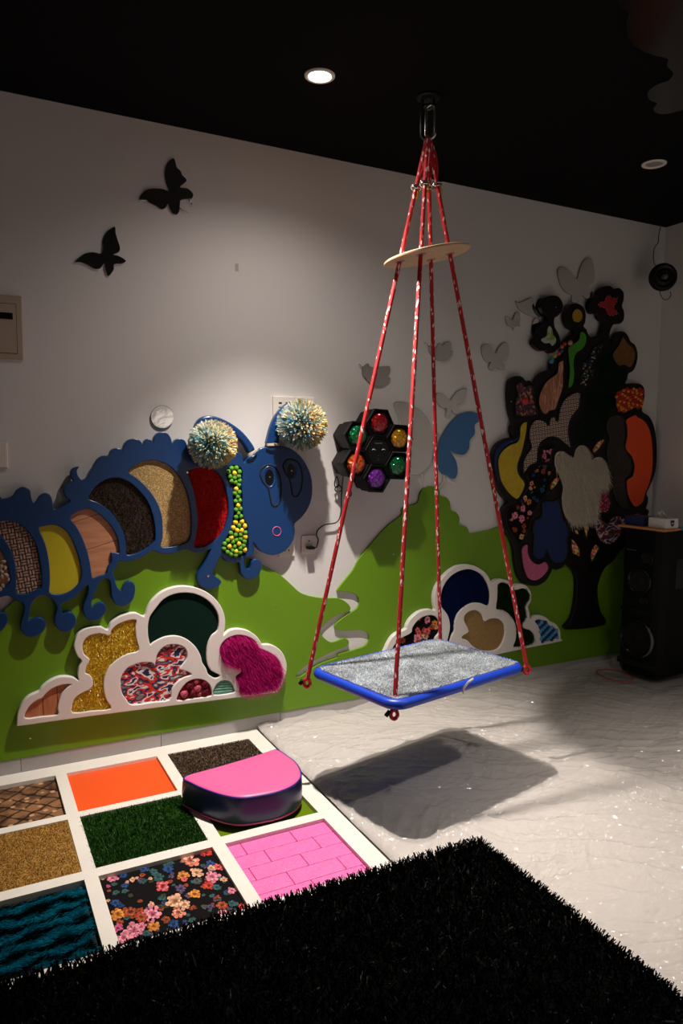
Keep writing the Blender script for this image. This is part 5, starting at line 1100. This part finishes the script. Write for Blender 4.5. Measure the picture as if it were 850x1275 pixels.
strands('carpet_pile', P, (0, 0, 1), .007, .0026, np.clip(cols, 0, 1), M['strand'], sw, (0, 0, -.1), .5, 2, rng)
# ropes
ZC = on_y(532.5, 168, T0[1])[2]
corner_px = dict(L=(385.5, 832), F=(491.5, 868), R=(653, 817), B=(548, 796))
rope_end = {k: on_z(*p, ZS+.018) for k, p in corner_px.items()}
top_of = {k: np.array([T0[0], T0[1], ZC])+(rope_end[k]-np.array([T0[0], T0[1], ZC]))*.004 for k in rope_end}
DISC_C = np.array([1.70006482, 2.545, 2.22714462]); DISC_N = np.array([-0.19647808,  0.04651613,  0.97940421])      # spreader disc hangs slightly tilted
cross = {k: top_of[k]+(rope_end[k]-top_of[k])*(((DISC_C-top_of[k])@DISC_N)/((rope_end[k]-top_of[k])@DISC_N)) for k in rope_end}
def rope(path, r, name): return MB().tube(path, r, 10).done(name, M['rope'], sw, True)
for k in 'LFRB':
    a, b_ = top_of[k], rope_end[k]; d = (b_-a)/np.linalg.norm(b_-a)
    rope([a+(b_-a)*t for t in np.linspace(0, 1, 30)]+[b_+d*.03, b_+d*.05], .0088, 'rope')
    # doubled strand of the splice, clip and knot
    sd = np.cross(d, fwd); sd /= np.linalg.norm(sd); cl_z = .40*np.linalg.norm(cross[k]-a)
    rope([a+d*cl_z*t+sd*.013*math.sin(math.pi*min(t*1.1, 1)) for t in np.linspace(0.02, 1, 12)], .0085, 'rope_splice')
    c = a+d*cl_z
    ud, vd = sd, np.cross(d, sd)
    MB().tube([c+ud*.017*math.cos(t)+(vd*.6+d*.5)*.019*math.sin(t) for t in np.linspace(0, 6.283, 18, False)], .0045, 7, True).done('rope_clip', M['metal'], sw, True)
    MB().tube([c+ud*.020*math.cos(t)+d*.006+(vd*.6-d*.4)*.019*math.sin(t) for t in np.linspace(0, 6.283, 18, False)], .0030, 7, True).done('rope_clip', M['metal'], sw, True)
    if k != 'B': MB().tube([c+d*.012+sd*.008, c+d*.03+sd*.011, c+d*.045+sd*.009], [.007, .006, .004], 8).done('tape_end', M['yellow_tape'], sw, True)
    # washer and knot where the rope passes the spreader disc
    MB().lathe([(.0095, -.002), (.019, -.002), (.019, .002), (.0095, .002)], cross[k]-DISC_N*.0085, DISC_N, 16).done('washer', M['metal'], sw)
    # knot loop and cord lock under the deck
    e0 = b_+d*.052; o_ = np.array([e0[0], e0[1], ZS-.043])
    hv = rgt*.9
    MB().tube([o_+hv*.014*math.cos(t)+np.array([0, 0, .017])*math.sin(t) for t in np.linspace(0, 6.283, 16, False)], .0075, 8, True).done('rope_loop', M['rope'], sw, True)
    MB().tube([o_-rgt*.016+upv*.012, o_-rgt*.030-upv*.006], .0085, 8).done('cord_lock', M['black_plastic'], sw, True)
# spreader disc
MB().lathe([(0, -.006), (.172, -.006), (.1775, -.003), (.1775, .003), (.172, .006), (0, .006)], DISC_C, DISC_N, 56).done('spreader_disc', M['ply'], sw)
# carabiner, swivel ring, ceiling eye
hz = np.array([rgt[0], rgt[1], 0.]); hz /= np.linalg.norm(hz)
def stadium(c, w, h, ax, n=10):
    P = []
    for i in range(n): t = math.pi*i/(n-1); P.append(c+ax*w*math.cos(t)+np.array([0, 0, 1.])*(h+w*math.sin(t)))
    for i in range(n): t = math.pi+math.pi*i/(n-1); P.append(c+ax*w*math.cos(t)+np.array([0, 0, 1.])*(-h+w*math.sin(t)))
    return P
ZK = ZC
MB().tube(stadium(np.array([T0[0], T0[1], ZK+.048]), .026, .040, hz), .0072, 8, True).done('carabiner', M['dark_metal'], sw, True)
MB().tube(stadium(np.array([T0[0]+.006, T0[1]-.01, ZK+.048]), .020, .044, hz*.5+np.array([.2, -.5, 0])), .0066, 8, True).done('carabiner', M['metal'], sw, True)
MB().tube(stadium(np.array([T0[0], T0[1], ZK+.135]), .020, .018, hz*.6+np.array([.4, -.4, 0])), .0055, 8, True).done('swivel_ring', M['dark_metal'], sw, True)
MB().tube([np.array([T0[0], T0[1], z]) for z in (ZK+.165, CEIL_Z-.012)], .008, 10).done('eye_bolt', M['dark_metal'], sw, True)
MB().lathe([(0, 0), (.048, 0), (.048, .006), (.040, .010), (0, .012)], (T0[0], T0[1], CEIL_Z-.0002), (0, 0, -1), 24).done('ceiling_plate', M['black_plastic'], sw)
z0 = on_z(577, 857, ZS+.014); z1 = on_z(589, 845, ZS+.05)
MB().tube([z0-np.array([0, 0, .02]), z0, (z0+z1)/2+np.array([0, 0, .006]), z1], .0048, 6).done('cable_tie', M['zip_white'], sw, True)

# ================================================================ SPEAKER and the things on it
sp0, sp1 = on_z(764, 835.5, ZM+.008)[:2], on_z(818, 853, ZM+.008)[:2]
fdir = (sp1-sp0); fw = np.linalg.norm(fdir); fdir /= fw; bdir = np.array([-fdir[1], fdir[0]])   # front runs sp0->sp1, body behind it
if bdir[0] < 0: bdir = -bdir
ZT = .965; ZL = ZM+.0225; DEP = .33
def sp(u, v, z): q = sp0+fdir*u+bdir*v; return np.array([q[0], q[1], z])
spk = empty('party_speaker', sp(fw/2, DEP/2, ZL), 'tall black party speaker standing in the room corner', 'speaker')
def prism(fp_, z0, z1, name, mat, parent, bev=.004):
    n = len(fp_); V = [sp(u, v, z0) for u, v in fp_]+[sp(u, v, z1) for u, v in fp_]
    o = mesh(name, V, [tuple(range(n-1, -1, -1)), tuple(range(n, 2*n))]+[(j, (j+1) % n, n+(j+1) % n, n+j) for j in range(n)], mat, parent)
    import bmesh
    bm_ = bmesh.new(); bm_.from_mesh(o.data); bmesh.ops.recalc_face_normals(bm_, faces=bm_.faces); bm_.to_mesh(o.data); bm_.free()
    if bev: bevel(o, bev)
    return o
foot = [(0.02, .03), (.0, .05), (.0, DEP), (fw, DEP), (fw+.0, .05), (fw-.02, .012), (fw-.06, .0), (.06, .0)]
prism(foot, ZL+.012, ZT, 'cabinet', M['black_plastic'], spk, .008)
for u, v in ((.04, .05), (fw-.04, .05), (.04, DEP-.04), (fw-.04, DEP-.04)): MB().lathe([(0, 0), (.016, 0), (.018, .013), (0, .013)], sp(u, v, ZL), (0, 0, 1), 12).done('foot', M['black_hole'], spk)
fn = np.array([-bdir[0], -bdir[1], 0.])
def driver(u, z, r, name, ringmat, face='front'):
    c = sp(u, -.0, z)+fn*.0005; nn = fn
    o = MB().lathe([(r*1.16, 0), (r*1.14, .010), (r*1.03, .013), (r*.98, .006), (r*.90, .002)], c, nn, 36).done(name, ringmat, spk, True)
    MB().lathe([(r*.94, .003), (r*.86, .009), (r*.78, .004), (r*.36, .001), (r*.33, .003), (r*.2, .010), (0, .012)], c, nn, 32).done('cone', M['cone_grey'], o, True)
    return o
um = fw/2
driver(um, .305, .104, 'woofer', M['black_gloss']); driver(um, .655, .070, 'mid_driver', M['black_gloss']); driver(um+.05, .80, .034, 'tweeter', M['black_gloss']); driver(um+.04, .54, .024, 'port', M['black_gloss'])
wc = sp(um, 0, .305)+fn*.014; fd3 = np.array([fdir[0], fdir[1], 0])
MB().tube([wc+fd3*.113*math.cos(t)+np.array([0, 0, .113*math.sin(t)]) for t in np.linspace(-1.05, .95, 24)], [.0085*max(.15, math.sin(math.pi*i/23))**.5 for i in range(24)], 8).done('trim_arc', M['silver_ring'], spk, True)
prism([(.02, -.004), (fw-.02, -.004), (fw-.02, .01), (.02, .01)], .13, .165, 'bass_vent', M['black_hole'], spk, .002)
prism([(.03, -.004), (fw-.03, -.004), (fw-.03, .01), (.03, .01)], .46, .485, 'accent_bar', M['black_gloss'], spk, .002)
prism([(.05, -.003), (.12, -.003), (.12, .01), (.05, .01)], .835, .838, 'badge', M['silver_ring'], spk, 0)
# control deck on the camera side
prism([(fw-.002, .12), (fw+.003, .12), (fw+.003, .29), (fw-.002, .29)], .62, .80, 'side_grille', M['black_gloss'], spk, .002)
zb0 = ZT+.001
bo = prism([(-.02, .0), (fw*.99, .005), (fw*.97, .16), (-.02, .15)], zb0, zb0+.014, 'wooden_board', M['orange_wood'], None, .002); tag(bo, 'flat orange brown board lying on top of the speaker', 'board')
tr_ = empty('serving_tray', sp(fw*.8, .24, zb0), 'light blue tray on the speaker top, beside the orange board', 'tray')
prism([(fw*.15, .165), (fw*1.04, .165), (fw*1.04, .32), (fw*.15, .32)], zb0, zb0+.006, 'tray_base', M['tray_blue'], tr_, .002)
for q in ([(fw*.15, .165), (fw*1.04, .165), (fw*1.04, .171), (fw*.15, .171)], [(fw*1.025, .172), (fw*1.04, .172), (fw*1.04, .319), (fw*1.025, .319)]): prism(q, zb0+.006, zb0+.018, 'tray_lip', M['tray_blue'], tr_, .001)
zn = zb0+.015
nb = prism([(.005, .03), (fw*.45, .03), (fw*.45, .145), (.005, .145)], zn, zn+.055, 'carton', M['box_blue'], None, .002); tag(nb, 'small navy blue carton on the orange board', 'box')
tb = empty('tissue_box', sp(fw*.72, .09, zn), 'white tissue box with dark shield emblem on the orange board', 'tissue box')
prism([(fw*.52, .045), (fw*.93, .03), (fw*.95, .145), (fw*.54, .155)], zn, zn+.058, 'carton', M['tray_white'], tb, .002)
ec = (sp(fw*.94, .088, zn+.030)); en = np.array([fdir[0], fdir[1], 0])
for q, s, m_e in (((0, 0), 1, 'box_blue'), ((0, 0), .55, 'tray_white')):
    prt = [(-.016*s, .018), (.016*s, .018), (.016*s, -.004), (.008*s, -.015), (0, -.019), (-.008*s, -.015), (-.016*s, -.004)] if s == 1 else [(-.011, .004), (.011, .004), (.011, -.001), (-.011, -.001)]
    P_ = [ec+np.array([bdir[0], bdir[1], 0])*x+np.array([0, 0, z])+en*(.003+(.0006 if s < 1 else 0)) for x, z in prt]
    mesh('emblem', P_, [tuple(range(len(P_)))], M[m_e], tb)
tcx = sp(fw*.73, .09, zn+.058); V = []; F = []
for i in range(9):
    for j in range(7):
        t = i/8-.5; h = j/6; w_ = .075*(1-.45*h); p = tcx+np.array([fdir[0]*t*w_, fdir[1]*t*w_, 0])+np.array([bdir[0], bdir[1], 0])*(.012*math.sin(t*9+h*2)*(.3+h)-.02*h)
        V.append(p+np.array([0, 0, -.002+.05*h*(1-.5*abs(t))+.008*math.sin(t*7)*h]))
for i in range(8):
    for j in range(6): a = i*7+j; F.append((a, a+1, a+8, a+7))
to = mesh('tissue', V, F, M['tissue'], tb, True); sol = to.modifiers.new('thickness', 'SOLIDIFY'); sol.thickness = .0008
# red hoop on the floor
hp = on_z(769, 838.5, ZM+.018)
ho = MB().tube([on_z(769, 838, ZM+.030)+np.array([0, 0, .004])+np.array([math.cos(t)*.085-.06, math.sin(t)*.12-.03, .002*math.sin(3*t)]) for t in np.linspace(0, 6.283, 48, False)], .0045, 8, True).done('play_hoop', M['hoop'], None, True)
tag(ho, 'thin red hoop lying on the film at the foot of the speaker', 'hoop')
#HERE
